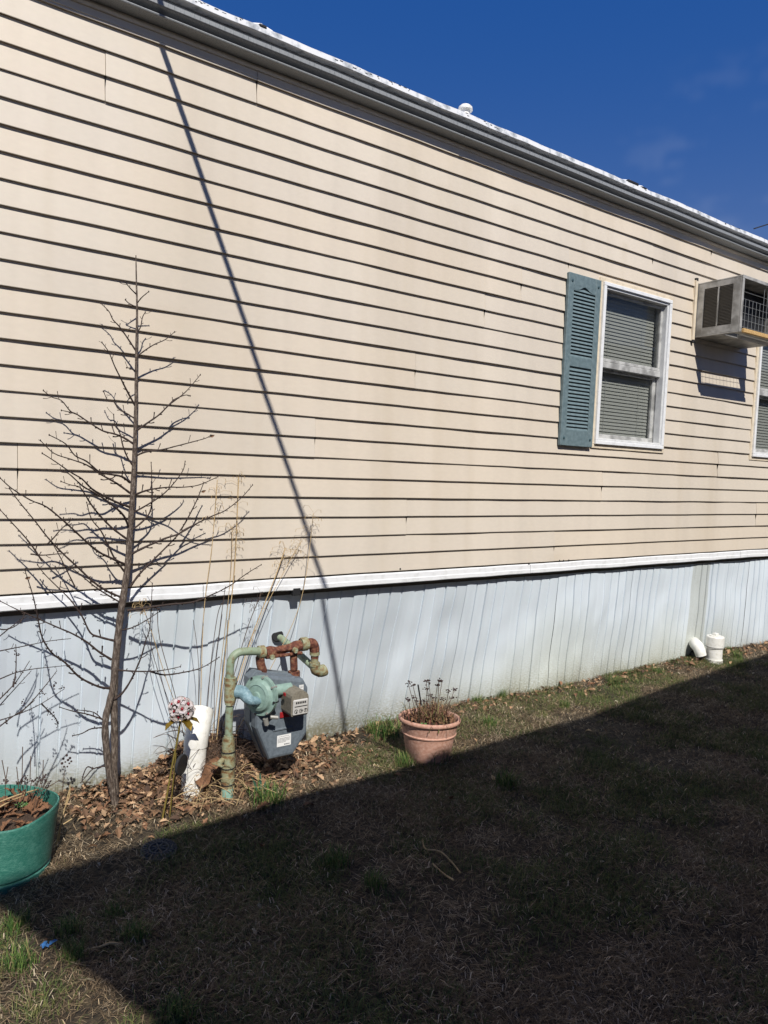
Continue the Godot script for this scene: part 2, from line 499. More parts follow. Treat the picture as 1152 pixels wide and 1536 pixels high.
func make_home() -> void:
	var home := base("mobile_home")
	tag(home, "long mobile home with cream lap siding, grey gutter and white metal skirting", "house")
	var wall := MB.new()                                       # the wall behind the siding, open at the two windows
	for q in [[-2.6, W1[0], 0.86, 3.40], [W1[1], W2[0], 0.86, 3.40], [W2[1], 10.6, 0.86, 3.40], [W1[0], W1[1], 0.86, 1.74], [W1[0], W1[1], 2.84, 3.40], [W2[0], W2[1], 0.86, 1.74], [W2[0], W2[1], 2.84, 3.40]]:
		wall.box(Vector3(q[0], q[2], -0.16), Vector3(q[1], q[3], -0.008))
	wall.box(Vector3(-2.6, 0.86, -4.3), Vector3(10.6, 3.40, -4.2))
	wall.box(Vector3(-2.6, 0.86, -4.2), Vector3(-2.5, 3.40, -0.16))
	wall.box(Vector3(10.5, 0.86, -4.2), Vector3(10.6, 3.40, -0.16))
	wall.box(Vector3(-2.5, 0.76, -4.2), Vector3(10.5, 0.85, -0.2))
	obj("wall", wall, mats.wallboard, home)
	# siding: each panel is two courses high and about 3.6 m long
	var seams := {0: [3.599], 1: [2.375, 6.125], 2: [0.42, 4.05], 3: [1.774, 5.478], 5: [2.392], 6: [0.2], 7: [2.885], 8: [3.176], 9: [3.588], 10: [0.732, 4.464], 11: [1.403, 5.188]}
	for k in 12:
		var cuts := [-2.5]
		var given: Array = seams.get(k, [R.randf_range(6.9, 7.8)])
		for s in given: cuts.append(s)
		if given[0] - 3.66 > -2.0: cuts.append(given[0] - 3.66)
		if given[-1] + 3.66 < 10.0: cuts.append(given[-1] + 3.66)
		cuts.append(10.5)
		cuts.sort()
		for i in cuts.size() - 1:
			var spans := [[cuts[i], cuts[i + 1] - 0.0018]]
			if k >= 4 and k <= 8:
				for w in [W1, W2]:
					var nxt := []
					for s in spans:
						if s[1] <= w[0] or s[0] >= w[1]: nxt.append(s)
						else:
							if s[0] < w[0]: nxt.append([s[0], w[0]])
							if s[1] > w[1]: nxt.append([w[1], s[1]])
					spans = nxt
			for s in spans:
				var y := BASE + (2 * k - 1) * ROW + 0.006
				var o := 0.0022 * (i % 2) + 0.0005
				var prof := [Vector2(0.0015 + o, y + 0.010), Vector2(0.0125 + o, y + 0.008), Vector2(0.0128 + o, y), Vector2(0.0148 + o, y), Vector2(0.0156 + o, y + 0.002), Vector2(0.0034 + o, y + ROW), Vector2(0.0024 + o, y + ROW + 0.010), Vector2(0.0125 + o, y + ROW + 0.008), Vector2(0.0128 + o, y + ROW), Vector2(0.0148 + o, y + ROW), Vector2(0.0156 + o, y + ROW + 0.002), Vector2(0.0034 + o, y + 2 * ROW - 0.001), Vector2(-0.004 + o, y + 2 * ROW + 0.012)]
				var b := MB.new()
				b.sweep(prof, seg(s[0], s[1], 0.12), 0.0034, NZ, k * 37.0 + i * 5.0)
				b.ends(prof, s[0], s[1])
				b.plan_uv(Vector2(-1.5, 0), Vector2(10.0, 3.5))
				obj("siding_panel", b, [mats.siding, mats.siding_b, mats.siding_c][(k * 2 + i) % 3], home)
	# trim band at the foot of the siding, in lengths
	var joints := [-2.5, -0.4, 1.20, 3.375, 5.9, 8.2, 10.5]
	for i in joints.size() - 1:
		var prof := [Vector2(-0.01, 0.886), Vector2(0.018, 0.884), Vector2(0.024, 0.889), Vector2(0.024, 0.910), Vector2(0.021, 0.912), Vector2(0.021, 0.940), Vector2(0.016, 0.945), Vector2(-0.004, 0.9456)]
		var b := MB.new()
		var x0: float = joints[i] + 0.002
		b.sweep(prof, seg(x0, joints[i + 1] - 0.002, 0.1), 0.008, NZ, 5.0 + i * 0.4)
		b.ends(prof, x0, joints[i + 1] - 0.002)
		obj("trim_band", b, mats.trim, home)
	var sc := MB.new()
	for q in [[600, 853.5], [793, 846], [839, 841], [845, 841], [853, 840.5], [798, 860]]:
		var p := at(q[0], q[1], 0.016)
		sc.lathe([Vector2(0.006, 0), Vector2(0.006, 0.003), Vector2(0.0, 0.005)], 8, Transform3D(Basis(Vector3.RIGHT, PI / 2), p))
	tag(obj("screw_heads", sc, mats.black, home), "dark screws along the foot of the siding", "", "", "stuff")
	make_skirting(home)
	make_roof(home)
	make_window(home, W1[0], "left")
	make_window(home, W2[0], "right")
	make_shutter(home)

func lean(x: float) -> float:
	var xs := [-2.6, 0.3, 0.5, 0.8, 1.4, 2.07, 2.44, 2.49, 3.15, 3.57, 4.0, 5.25, 6.2, 10.6]
	var ls := [0.20, 0.195, 0.185, 0.15, 0.18, 0.235, 0.262, 0.225, 0.145, 0.078, 0.068, 0.06, 0.02, 0.02]
	for i in xs.size() - 1:
		if x <= xs[i + 1]: return lerpf(ls[i], ls[i + 1], clampf((x - xs[i]) / (xs[i + 1] - xs[i]), 0.0, 1.0))
	return 0.02

func make_skirting(home: Node3D) -> void:
	var rib := 0.0813
	var at_x := 2.482 - rib * 5 * 13
	while at_x < 10.4:
		var x0 := at_x
		at_x += rib * 5
		if x0 < -2.5: continue
		var mid := x0 + rib * 2.5
		var odd := int(round((x0 - 2.482) / (rib * 5))) & 1
		var stucco := x0 < 5.35 and x0 + rib * 5 > 5.4
		var cols := []                                          # [x, depth]
		for k in 5:
			var a := x0 + rib * k
			if k == 0: cols.append([a + 0.0002, 0.0])
			else:
				var gd := R.randf_range(0.002, 0.012)
				cols.append_array([[a - 0.0055, R.randf_range(0.0, 0.003)], [a - 0.0035, -gd], [a + 0.0025, -gd], [a + 0.0045, R.randf_range(0.001, 0.006)]])
			cols.append([a + rib * 0.35, 0.0022])
			cols.append([a + rib * 0.7, 0.0016])
		cols.append([x0 + rib * 5 + 0.006, 0.0])
		cols.append([x0 + rib * 5 + 0.006, -0.006])
		var rows := 20
		var top := 0.900 + 0.012 * NF.get_noise_2d(mid * 300.0, 3.0)
		var b := MB.new()
		var grid := []
		var sag := R.randf_range(-0.004, 0.004)
		for r in rows + 1:
			var line := []
			var v := float(r) / rows
			for q in cols:
				var x: float = q[0]
				var dip := 0.006 * NF.get_noise_2d(x * 130.0, 8.0) - (0.03 * exp(-pow((x - 2.50) / 0.025, 2.0)) if r == rows else 0.0)
				var y := lerpf(-0.12, top + dip, v)
				var down := top - y
				var z: float = -0.022 - lean(x) * down + q[1] + odd * 0.0035
				z += (0.020 * NZ.get_noise_2d(x * 42.0, y * 34.0) + 0.012 * NZ.get_noise_2d(x * 120.0, y * 75.0 + 50.0) * smoothstep(-0.1, 0.4, NZ.get_noise_2d(x * 30.0, 400.0))) * smoothstep(0.0, 0.3, down) + sag * sin(down * 3.4)
				z += 0.012 * exp(-pow((x - 2.62) / 0.05, 2.0) - pow((y - 0.5) / 0.12, 2.0)) + 0.016 * smoothstep(2.40, 2.48, x) * smoothstep(2.488, 2.48, x) * smoothstep(0.45, 0.1, y)
				line.append(Vector3(x, y, z))
			grid.append(line)
		for i in cols.size() - 1:
			for r in rows + 1:
				var lo := maxi(r - 1, 0); var hi := mini(r + 1, rows)
				var nn: Vector3 = (grid[r][i + 1] - grid[r][i]).cross(grid[hi][i] - grid[lo][i] + grid[hi][i + 1] - grid[lo][i + 1]).normalized()
				var p := b.vert(grid[r][i], nn)
				b.vert(grid[r][i + 1], nn)
				if r > 0: b.ix.append_array([p - 2, p, p - 1, p - 1, p, p + 1])
		b.plan_uv(Vector2(-1.5, 0), Vector2(10.0, 0.95))
		for i in b.t.size(): b.t[i].y = clampf(b.t[i].y, 0.005, 0.995)
		obj("skirting_panel", b, mats.skirt, home)

func make_roof(home: Node3D) -> void:
	var xs := seg(-2.8, 10.8, 0.04)
	var b := MB.new()
	for i in xs.size() - 1:
		var q := []
		for x in [xs[i], xs[i + 1]]:
			var e := 0.003 * NF.get_noise_2d(x * 40.0, 1.0) + 0.0012 * NF.get_noise_2d(x * 300.0, 4.0)
			var s := 0.006 * NZ.get_noise_2d(x * 60.0, 31.0)
			q.append([Vector3(x, 3.444, 0.02), Vector3(x, 3.446 + s, 0.112), Vector3(x, 3.449 + s, 0.116), Vector3(x, 3.474 + e + s, 0.116), Vector3(x, 3.484 + e * 1.6 + s, 0.095), Vector3(x, 3.500 + e + s, -0.10), Vector3(x, 3.72, -2.1), Vector3(x, 3.50, -4.4), Vector3(x, 3.44, -4.4), Vector3(x, 3.41, -2.1), Vector3(x, 3.444, 0.02)])
		for k in 10: b.quad(q[0][k], q[1][k], q[1][k + 1], q[0][k + 1])
	var roof := obj("roof", b, mats.roof, home)
	var fl := MB.new()                                          # flaked, lifted bits of coating along the edge
	for k in 260:
		var x := R.randf_range(0.5, 7.5)
		if NZ.get_noise_2d(x * 45.0, 77.0) < 0.16: continue
		var l := R.randf_range(0.004, 0.02)
		var y := R.randf_range(3.460, 3.474)
		fl.box(Vector3(x, y, 0.11), Vector3(x + l, y + R.randf_range(0.001, 0.004), 0.1172))
	tag(obj("coating_flake", fl, plain(S(64, 66, 70), 0.9), roof), "", "", "", "stuff")
	for q in [[4.00, 0.11, 0.016], [4.15, 0.05, 0.008], [1.36, 0.035, 0.012]]:
		var t := MB.new()
		t.box(Vector3(q[0], 3.472, 0.098), Vector3(q[0] + q[1], 3.472 + q[2], 0.1195), 0.002, Transform3D.IDENTITY)
		obj("torn_patch", t, mats.black, roof)
		var u := MB.new()
		u.tube([Vector3(q[0] - 0.03, 3.482, 0.09), Vector3(q[0] + q[1] * 0.5, 3.488 + q[2] * 0.7, 0.09), Vector3(q[0] + q[1] + 0.04, 3.486, 0.09)], 0.006, 6)
		obj("lifted_edge", u, mats.roof, roof)
	var vent := MB.new()
	var vp := at(698, 164, -0.3)
	vent.lathe([Vector2(0.03, -0.35), Vector2(0.03, 0.0)], 14, Transform3D(Basis.IDENTITY, vp))
	vent.lathe([Vector2(0.028, -0.002), Vector2(0.044, -0.010), Vector2(0.046, -0.006), Vector2(0.043, 0.010), Vector2(0.030, 0.022), Vector2(0.012, 0.027), Vector2(0.0, 0.028)], 18, Transform3D(Basis.IDENTITY, vp), true)
	obj("vent_cap", vent, mats.pvc, roof)
	# gutter in two lengths with slip joints
	var prof := [Vector2(0.014, 3.434), Vector2(0.012, 3.362), Vector2(0.074, 3.364), Vector2(0.082, 3.367), Vector2(0.084, 3.371), Vector2(0.082, 3.375), Vector2(0.062, 3.380), Vector2(0.060, 3.388), Vector2(0.092, 3.396), Vector2(0.100, 3.402), Vector2(0.100, 3.420), Vector2(0.084, 3.426), Vector2(0.078, 3.432), Vector2(0.078, 3.442)]
	var g0 := [-2.8, 2.62, 5.86, 10.8]
	for i in 3:
		var g := MB.new()
		var p2 := []
		for p in prof: p2.append(p + Vector2(0.0015, -0.001) * (i % 2))
		g.sweep(p2, seg(g0[i], g0[i + 1] + (0.03 if i < 2 else 0.0), 0.15), 0.003, NZ, 91.0)
		g.ends(p2, g0[i], g0[i + 1])
		obj("gutter", g, mats.gutter, home)
	for x in g0.slice(1, 3):
		var jn := MB.new()
		var p2 := []
		for p in prof.slice(1, 12): p2.append(p + Vector2(0.003, -0.002))
		jn.sweep(p2, [x - 0.012, x, x + 0.012], 0.003, NZ, 91.0)
		obj("gutter_joint", jn, mats.gutter, home)
	for q in [[3.335, 3.352, 0.018], [3.30, 3.3055, 0.0175]]:
		var f := MB.new()
		f.box(Vector3(-2.5, q[0], -0.004), Vector3(10.5, q[1], q[2]), 0.002)
		obj("frieze_strip", f, mats.beige, home)

func frame4(b: MB, lo: Vector2, hi: Vector2, w: float, z0: float, z1: float, r := 0.003) -> void:    # four bars round an opening
	b.box(Vector3(lo.x, lo.y, z0), Vector3(hi.x, lo.y + w, z1), r)
	b.box(Vector3(lo.x, hi.y - w, z0), Vector3(hi.x, hi.y, z1), r)
	b.box(Vector3(lo.x, lo.y + w, z0), Vector3(lo.x + w, hi.y - w, z1), r)
	b.box(Vector3(hi.x - w, lo.y + w, z0), Vector3(hi.x, hi.y - w, z1), r)

func make_window(home: Node3D, x: float, _side: String) -> void:
	var win := base("window", Vector3(x, 1.722, 0), home)
	var w := 0.82; var h := 1.13
	var b := MB.new()
	frame4(b, Vector2(-0.004, -0.006), Vector2(w + 0.004, h + 0.006), 0.028, -0.02, 0.020, 0.002)
	obj("surround", b, mats.beige, win)
	b = MB.new()
	frame4(b, Vector2(0.024, 0.022), Vector2(w - 0.024, h - 0.022), 0.026, -0.03, 0.036)
	obj("frame", b, mats.trim, win)
	b = MB.new()
	frame4(b, Vector2(0.0502, 0.0482), Vector2(w - 0.0502, h - 0.0482), 0.017, -0.03, 0.024)
	obj("sash_track", b, mats.track, win)
	b = MB.new()
	frame4(b, Vector2(0.055, 0.055), Vector2(w - 0.055, h - 0.055), 0.010, -0.13, -0.028, 0.0)
	obj("jamb", b, mats.sash, win)
	b = MB.new()
	b.box(Vector3(0.0655, 0.548, -0.03), Vector3(w - 0.0655, 0.590, -0.004), 0.003)
	obj("meeting_rail", b, mats.sash, win)
	b = MB.new()
	frame4(b, Vector2(0.0658, 0.592), Vector2(w - 0.0658, h - 0.0658), 0.022, -0.034, -0.012)
	obj("upper_sash", b, mats.sash, win)
	b = MB.new()
	frame4(b, Vector2(0.067, 0.0662), Vector2(w - 0.067, 0.560), 0.032, -0.062, -0.038)
	obj("lower_sash", b, mats.sash, win)
	for q in [[0.60, h - 0.08, -0.022], [0.09, 0.53, -0.050]]:
		b = MB.new()
		b.box(Vector3(0.08, q[0], q[2] - 0.002), Vector3(w - 0.08, q[1], q[2] + 0.002))
		obj("pane", b, mats.glass, win)
	var n := 41
	for k in n:                                                 # slats of the blind behind the glass
		b = MB.new()
		var y := 0.085 + k * 0.0242
		var t := Transform3D(Basis(Vector3.RIGHT, 1.28), Vector3(0, y, -0.076))
		b.box(Vector3(0.078, -0.0012, -0.0125), Vector3(w - 0.078, 0.0004, 0.0125), 0.0, t)
		obj("blind_slat", b, mats.blind, win)
	b = MB.new()
	for s in [0.22, w - 0.22]: b.tube([Vector3(s, 0.07, -0.066), Vector3(s, h - 0.06, -0.066)], 0.001, 5)
	obj("blind_cord", b, mats.blind, win)
	b = MB.new()
	b.box(Vector3(0.02, 0.02, -0.60), Vector3(w - 0.02, h - 0.02, -0.58))
	obj("curtain", b, mats.inside, win)

func make_shutter(home: Node3D) -> void:
	var sh := base("shutter", Vector3(3.572, 1.717, 0.014), home)
	var w := 0.318; var h := 1.108
	var b := MB.new()
	var d := 0.026
	b.box(Vector3(0, 0, 0), Vector3(0.052, h, d), 0.004)
	b.box(Vector3(w - 0.052, 0, 0), Vector3(w, h, d), 0.004)
	b.box(Vector3(0.052, 0, 0), Vector3(w - 0.052, 0.105, d - 0.0015), 0.003)
	b.box(Vector3(0.052, 0.515, 0), Vector3(w - 0.052, 0.58, d - 0.0015), 0.003)
	b.box(Vector3(0.052, h - 0.075, 0), Vector3(w - 0.052, h, d - 0.0015), 0.003)
	b.box(Vector3(0.02, 0.02, 0), Vector3(w - 0.02, h - 0.02, 0.005))
	obj("shutter_frame", b, mats.shutter, sh)
	b = MB.new()                                                # arched fillet at the top of the upper opening
	var m := 16
	for i in m:
		var u0 := lerpf(0.052, w - 0.052, float(i) / m); var u1 := lerpf(0.052, w - 0.052, float(i + 1) / m)
		var f := func(u: float) -> float: return h - 0.104 + 0.030 * exp(-pow((u - w * 0.5) / 0.045, 2.0))
		b.quad(Vector3(u0, f.call(u0), d - 0.002), Vector3(u1, f.call(u1), d - 0.002), Vector3(u1, h - 0.07, d - 0.002), Vector3(u0, h - 0.07, d - 0.002))
		b.quad(Vector3(u0, f.call(u0), 0.004), Vector3(u1, f.call(u1), 0.004), Vector3(u1, f.call(u1), d - 0.002), Vector3(u0, f.call(u0), d - 0.002))
	obj("arched_rail", b, mats.shutter, sh)
	for q in [[0.105, 0.515], [0.58, h - 0.082]]:
		var n := int(round((q[1] - q[0]) / 0.0238))
		for k in n:
			b = MB.new()
			var y: float = q[0] + (k + 0.5) * (q[1] - q[0]) / n
			b.box(Vector3(0.052, -0.0165, -0.0025), Vector3(w - 0.052, 0.0165, 0.0025), 0.001, Transform3D(Basis(Vector3.RIGHT, -0.55), Vector3(0, y, 0.0135)))
			obj("louvre", b, mats.shutter, sh)
	for q in [[0.03, 0.05], [w - 0.03, 0.05], [0.03, h - 0.05], [w - 0.03, h - 0.05]]:
		b = MB.new()
		b.lathe([Vector2(0.009, 0), Vector2(0.008, 0.004), Vector2(0, 0.006)], 10, Transform3D(Basis(Vector3.RIGHT, PI / 2), Vector3(q[0], q[1], d)))
		obj("screw", b, plain(S(58, 80, 86), 0.5), sh)

func make_neighbour() -> void:
	var o := base("neighbouring_home")
	tag(o, "tan home next door, behind the camera, whose roof shades the lawn", "house")
	var b := MB.new()
	var back := 8.5
	b.box(Vector3(-0.2, -0.1, 3.75), Vector3(15.0, 3.15, back))
	obj("wall", b, worn(60, 0.02, [[0.0, S(170, 166, 158)], [1.0, S(184, 180, 172)]], 0.8, 1.0), o)
	b = MB.new()
	var c := EAVE
	var tp := []; var bt := []
	for p in c: tp.append(Vector3(p.x, 3.3 + (p.y - 3.4) * 0.03, p.y)); bt.append(Vector3(p.x, 3.22 + (p.y - 3.4) * 0.03, p.y))
	var back_edge := Vector3(1.34, 0, 9.0)
	for i in c.size() - 1:
		var u := float(i) / (c.size() - 1); var v := float(i + 1) / (c.size() - 1)
		var g0 := Vector3(lerpf(1.34, 15.5, u), 3.47, 9.0); var g1 := Vector3(lerpf(1.34, 15.5, v), 3.47, 9.0)
		var dn := Vector3(0, -0.08, 0)
		b.quad(tp[i], g0, g1, tp[i + 1]); b.quad(bt[i], bt[i + 1], g1 + dn, g0 + dn)
		b.quad(bt[i + 1], bt[i], tp[i], tp[i + 1]); b.quad(g0 + dn, g1 + dn, g1, g0)
	b.quad(bt[0], back_edge + Vector3(0, 3.39, 0), back_edge + Vector3(0, 3.47, 0), tp[0])
	obj("roof", b, plain(S(90, 88, 86), 0.8), o)
	# the cable that runs between the two roofs
	var k := MB.new()
	var p0 := Vector3(0.595, 4.22, -0.22); var p1 := Vector3(1.39, 3.06, 3.62)
	k.tube([p0, p0.lerp(p1, 0.5) + Vector3(0, -0.02, 0), p1], 0.0135, 8)
	tag(obj("overhead_cable", k, mats.black), "thick black cable strung between the two roofs above the wall", "cable")
	var mast := MB.new()
	mast.tube([Vector3(0.595, 3.45, -0.25), Vector3(0.595, 4.32, -0.25)], 0.02, 10)
	tag(obj("cable_mast", mast, mats.zinc), "short grey metal mast on the roof that holds the overhead cable", "mast")
	var wi := MB.new()
	wi.tube([at(1131, 343, -1.5), at(1150, 337, -1.5), at(1230, 316, -1.6)], 0.008, 6)
	tag(obj("roof_wire", wi, mats.black), "thin black wire leaving the roof at the far right end", "wire")

const EAVE := [Vector2(-0.657, 3.45), Vector2(-0.08, 3.385), Vector2(0.72, 3.335), Vector2(2.57, 3.325), Vector2(3.6, 3.20), Vector2(15.5, 2.25)]

func make_air_conditioner() -> void:
	var ac := base("air_conditioner", Vector3(5.025, 2.607, 0.014))
	tag(ac, "weathered metal through-wall air conditioner jutting from siding beside the right window", "air conditioner")
	var w := 0.665; var h := 0.405; var d := 0.345
	var b := MB.new()
	b.box(Vector3(0, h - 0.012, 0), Vector3(w, h, d), 0.003)
	obj("top_plate", b, mats.metal, ac)
	b = MB.new()
	b.box(Vector3(0, 0, 0), Vector3(w, 0.01, 0.21), 0.002)
	b.box(Vector3(0.0, 0, 0.2105), Vector3(0.03, 0.01, d), 0.002)
	b.box(Vector3(w - 0.055, 0, 0.2105), Vector3(w, 0.01, d), 0.002)
	b.box(Vector3(0.0305, 0, 0.297), Vector3(w - 0.0555, 0.01, d), 0.002)
	obj("bottom_plate", b, mats.metal, ac)
	b = MB.new()                                                # left side: a frame round two louvred openings
	var t := 0.012
	var hb := 0.0105; var ht := h - 0.0125
	for q in [[0.0, 0.062, hb, ht], [0.168, 0.180, 0.065, ht - 0.04], [0.285, d, hb, ht], [0.062, 0.285, hb, 0.065], [0.062, 0.285, ht - 0.04, ht]]:
		b.box(Vector3(0, q[2], q[0]), Vector3(t, q[3], q[1]), 0.0015)
	obj("side_panel", b, mats.metal, ac)
	for q in [[0.0625, 0.1675], [0.1805, 0.2845]]:
		b = MB.new()
		for k in 27:
			var y := 0.068 + k * 0.0106
			b.box(Vector3(-0.004, -0.0012, q[0]), Vector3(0.010, 0.0012, q[1]), 0.0, Transform3D(Basis(Vector3.BACK, 0.5), Vector3(0.003, y, 0)))
		b.box(Vector3(0.013, 0.0655, q[0]), Vector3(0.016, ht - 0.041, q[1]))
		tag(obj("louvre_grille", b, plain(S(104, 100, 92), 0.6), ac), "", "", "", "stuff")
	b = MB.new()
	b.box(Vector3(w - t, hb, 0), Vector3(w, ht, d), 0.002)
	obj("side_panel", b, mats.metal, ac)
	b = MB.new()
	frame4(b, Vector2(0.0, 0.0), Vector2(w, h), 0.024, d + 0.0005, d + 0.012, 0.002)
	obj("front_frame", b, mats.metal, ac)
	b = MB.new()
	b.box(Vector3(0.02, 0.012, 0.0), Vector3(w - 0.02, h - 0.02, 0.19))
	obj("coil", b, plain(S(30, 32, 36), 0.6), ac)
	b = MB.new()
	for k in 12: b.tube([Vector3(0.045 + k * 0.05, 0.02, d - 0.012), Vector3(0.045 + k * 0.05, h * (0.62 if k < 6 else 0.9), d - 0.012)], 0.0016, 5)
	for k in 6: b.tube([Vector3(0.024, 0.05 + k * 0.05, d - 0.0155), Vector3(w - 0.03, 0.05 + k * 0.05, d - 0.0155)], 0.0016, 5)
	tag(obj("wire_guard", b, mats.wire, ac), "", "", "", "stuff")
	b = MB.new()
	b.box(Vector3(0.02, -0.004, d + 0.0125), Vector3(w + 0.01, 0.026, d + 0.032), 0.003)
	obj("wooden_batten", b, mats.wood, ac)
	b = MB.new()
	b.box(Vector3(0.10, -0.028, 0.285), Vector3(w + 0.02, -0.0005, 0.289), 0.001)
	b.box(Vector3(0.10, -0.004, 0.2895), Vector3(w + 0.02, -0.0007, 0.325), 0.001)
	obj("support_bracket", b, mats.trim, ac)
	b = MB.new()
	b.box(Vector3(-0.034, -0.02, -0.012), Vector3(-0.008, h + 0.02, 0.014), 0.002)
	obj("wall_channel", b, mats.beige, ac)
	for y in [-0.03, h + 0.025]:
		b = MB.new()
		b.box(Vector3(-0.032, y - 0.012, -0.01), Vector3(-0.01, y + 0.012, 0.016), 0.003)
		obj("channel_clip", b, mats.black, ac)
	b = MB.new()
	b.box(Vector3(-0.0078, 0.0, -0.012), Vector3(-0.0005, h, 0.010), 0.0)
	obj("gasket", b, mats.black, ac)

# points given in the picture grid and a distance from the wall
func line(pts: Array) -> Array:
	var a := []
	for p in pts: a.append(at(p[0], p[1], p[2]))
	return a

func ring(b: MB, p: Vector3, dir: Vector3, r: float, l: float, k := 12) -> void:   # a short collar along dir
	b.tube([p - dir * l * 0.5, p - dir * l * 0.42, p + dir * l * 0.42, p + dir * l * 0.5], [r * 0.93, r, r, r * 0.93], k)

func make_gas_meter() -> void:
	var g := base("gas_meter")
	tag(g, "grey gas meter with sage regulator and rusty pipes in front of the skirting", "gas meter")
	var b := MB.new()
	var zr := 0.26                                               # riser
	var foot := at(341, 1214, zr + 0.02)
	b.tube([foot - Vector3(0, 0.08, 0), at(341, 1182, zr + 0.01)], 0.027, 14)
	obj("riser_sleeve", b, mats.teal, g)
	b = MB.new()
	var p0 := at(341, 1184, zr); var p1 := at(343, 1103, zr)
	b.tube([p0, p0.lerp(p1, 0.06), p0.lerp(p1, 0.10), p0.lerp(p1, 0.42), p0.lerp(p1, 0.44), p0.lerp(p1, 0.60), p0.lerp(p1, 0.72), p0.lerp(p1, 0.80), p0.lerp(p1, 0.94), p1], [0.029, 0.034, 0.031, 0.031, 0.034, 0.033, 0.029, 0.030, 0.027, 0.020], 14)
	obj("shutoff_valve", b, mats.sagerust, g)
	for f in [0.12, 0.42, 0.72]:
		b = MB.new()
		var q := p0.lerp(p1, f)
		b.lathe([Vector2(0.0335, -0.0025), Vector2(0.0345, 0.0), Vector2(0.0335, 0.0025)], 16, Transform3D(Basis(Vector3.BACK, 0.03), q))
		obj("valve_band", b, mats.black, g)
	b = MB.new()
	b.tube([at(334, 1140, zr + 0.03), at(328, 1146, zr + 0.05)], 0.012, 10)
	b.box(Vector3(-0.008, -0.004, -0.03), Vector3(0.008, 0.004, 0.03), 0.002, Transform3D(Basis(Vector3.UP, 0.4), at(327, 1147, zr + 0.055)))
	obj("valve_key", b, mats.sagerust, g)
	b = MB.new()
	var up := [at(343, 1106, zr), at(344, 1060, zr)]
	b.tube(up, 0.0172, 14)
	obj("riser_pipe", b, mats.sage, g)
	b = MB.new()
	var tee := at(345, 1039, zr)
	b.tube([tee - Vector3(0, 0.055, 0), tee - Vector3(0, 0.03, 0), tee + Vector3(0, 0.05, 0), tee + Vector3(0, 0.062, 0)], [0.020, 0.026, 0.026, 0.024], 14)
	ring(b, tee + Vector3(0, 0.058, 0), Vector3.UP, 0.028, 0.022)
	ring(b, tee + Vector3(0.033, 0.0, 0), Vector3.RIGHT, 0.030, 0.03)
	obj("tee_fitting", b, mats.sagerust, g)
	b = MB.new()
	b.tube(curve(line([[345, 1022, zr], [345, 1002, zr], [348, 988, zr], [357, 979, zr], [370, 977, zr], [388, 977, zr - 0.01]]), 5), 0.0182, 14)
	obj("bend_pipe", b, mats.sage, g)
	# regulator, its disc facing along the wall
	b = MB.new()
	var rc := at(391, 1043, 0.30)
	var axis := Vector3(-0.9, 0.05, 0.43).normalized()
	var tx := Transform3D(Basis(Quaternion(Vector3.UP, axis)), rc)
	b.lathe([Vector2(0.03, -0.035), Vector2(0.070, -0.018), Vector2(0.090, -0.012), Vector2(0.090, 0.0)], 32, tx)
	b.lathe([Vector2(0.0905, 0.0015), Vector2(0.0905, 0.008), Vector2(0.077, 0.0085), Vector2(0.073, 0.011), Vector2(0.066, 0.023), Vector2(0.052, 0.029), Vector2(0.049, 0.026), Vector2(0.022, 0.028), Vector2(0.020, 0.036), Vector2(0.0, 0.037)], 32, tx)
	obj("regulator_body", b, mats.regulator, g)
	for k in 8:
		b = MB.new()
		var w := TAU * (k + 0.35) / 8
		var q: Vector3 = tx * Vector3(sin(w) * 0.086, 0, cos(w) * 0.086)
		b.tube([q - axis * 0.02, q + axis * 0.014], 0.0055, 6)
		obj("flange_bolt", b, mats.zinc if k % 3 else mats.black, g)
	b = MB.new()
	b.tube(curve([tee + Vector3(0.02, 0.002, 0.004), tee + Vector3(0.05, 0.0, 0.025), rc + axis * 0.07 + Vector3(0.0, -0.008, 0), rc + axis * 0.03 + Vector3(0.02, -0.022, 0)], 3), [0.026, 0.030, 0.031, 0.030, 0.028, 0.026, 0.023, 0.021, 0.019, 0.017], 14)
	obj("inlet_cone", b, mats.bluecone, g)
	b = MB.new()
	b.tube([rc + Vector3(0.03, 0.012, 0.0), rc + Vector3(0.15, 0.012, 0.0)], 0.027, 14)
	obj("regulator_neck", b, mats.regulator, g)
	b = MB.new()
	b.tube([rc + Vector3(0.012, -0.10, 0.03), rc + Vector3(0.02, -0.13, 0.03)], 0.012, 8)
	b.tube([rc + Vector3(0.022, -0.085, 0.06), rc + Vector3(0.055, -0.09, 0.07)], 0.009, 8)
	obj("vent_fitting", b, mats.zinc, g)
	# body
	var zf := 0.30; var zb := 0.15
	var out := line([[374, 1026, zf], [374, 1096, zf], [404, 1141, zf], [440, 1133, zf], [461, 1100, zf], [463, 1032, zf], [456, 1019, zf], [384, 1014, zf]])
	out[0].x += 0.035; out[1].x += 0.035; out[7].x += 0.03
	b = MB.new()
	var mid := Vector3.ZERO
	for p in out: mid += p / 8.0
	var lay := func(z: float, k: float) -> Array:
		var a := []
		for p in out: a.append(Vector3(mid.x + (p.x - mid.x) * k, mid.y + (p.y - mid.y) * k, z))
		return a
	var rows := [lay.call(zb, 0.93), lay.call(zb + 0.012, 1.0), lay.call(0.222, 1.0), lay.call(0.224, 1.035), lay.call(0.236, 1.035), lay.call(0.238, 1.0), lay.call(zf - 0.014, 1.0), lay.call(zf - 0.003, 0.96), lay.call(zf, 0.91)]
	for r in rows.size() - 1:
		for i in 8: b.both(rows[r][i], rows[r][(i + 1) % 8], rows[r + 1][(i + 1) % 8], rows[r + 1][i], mid + Vector3(0, 0, rows[r][0].z - mid.z - (0.05 if r > 5 else 0.0)))
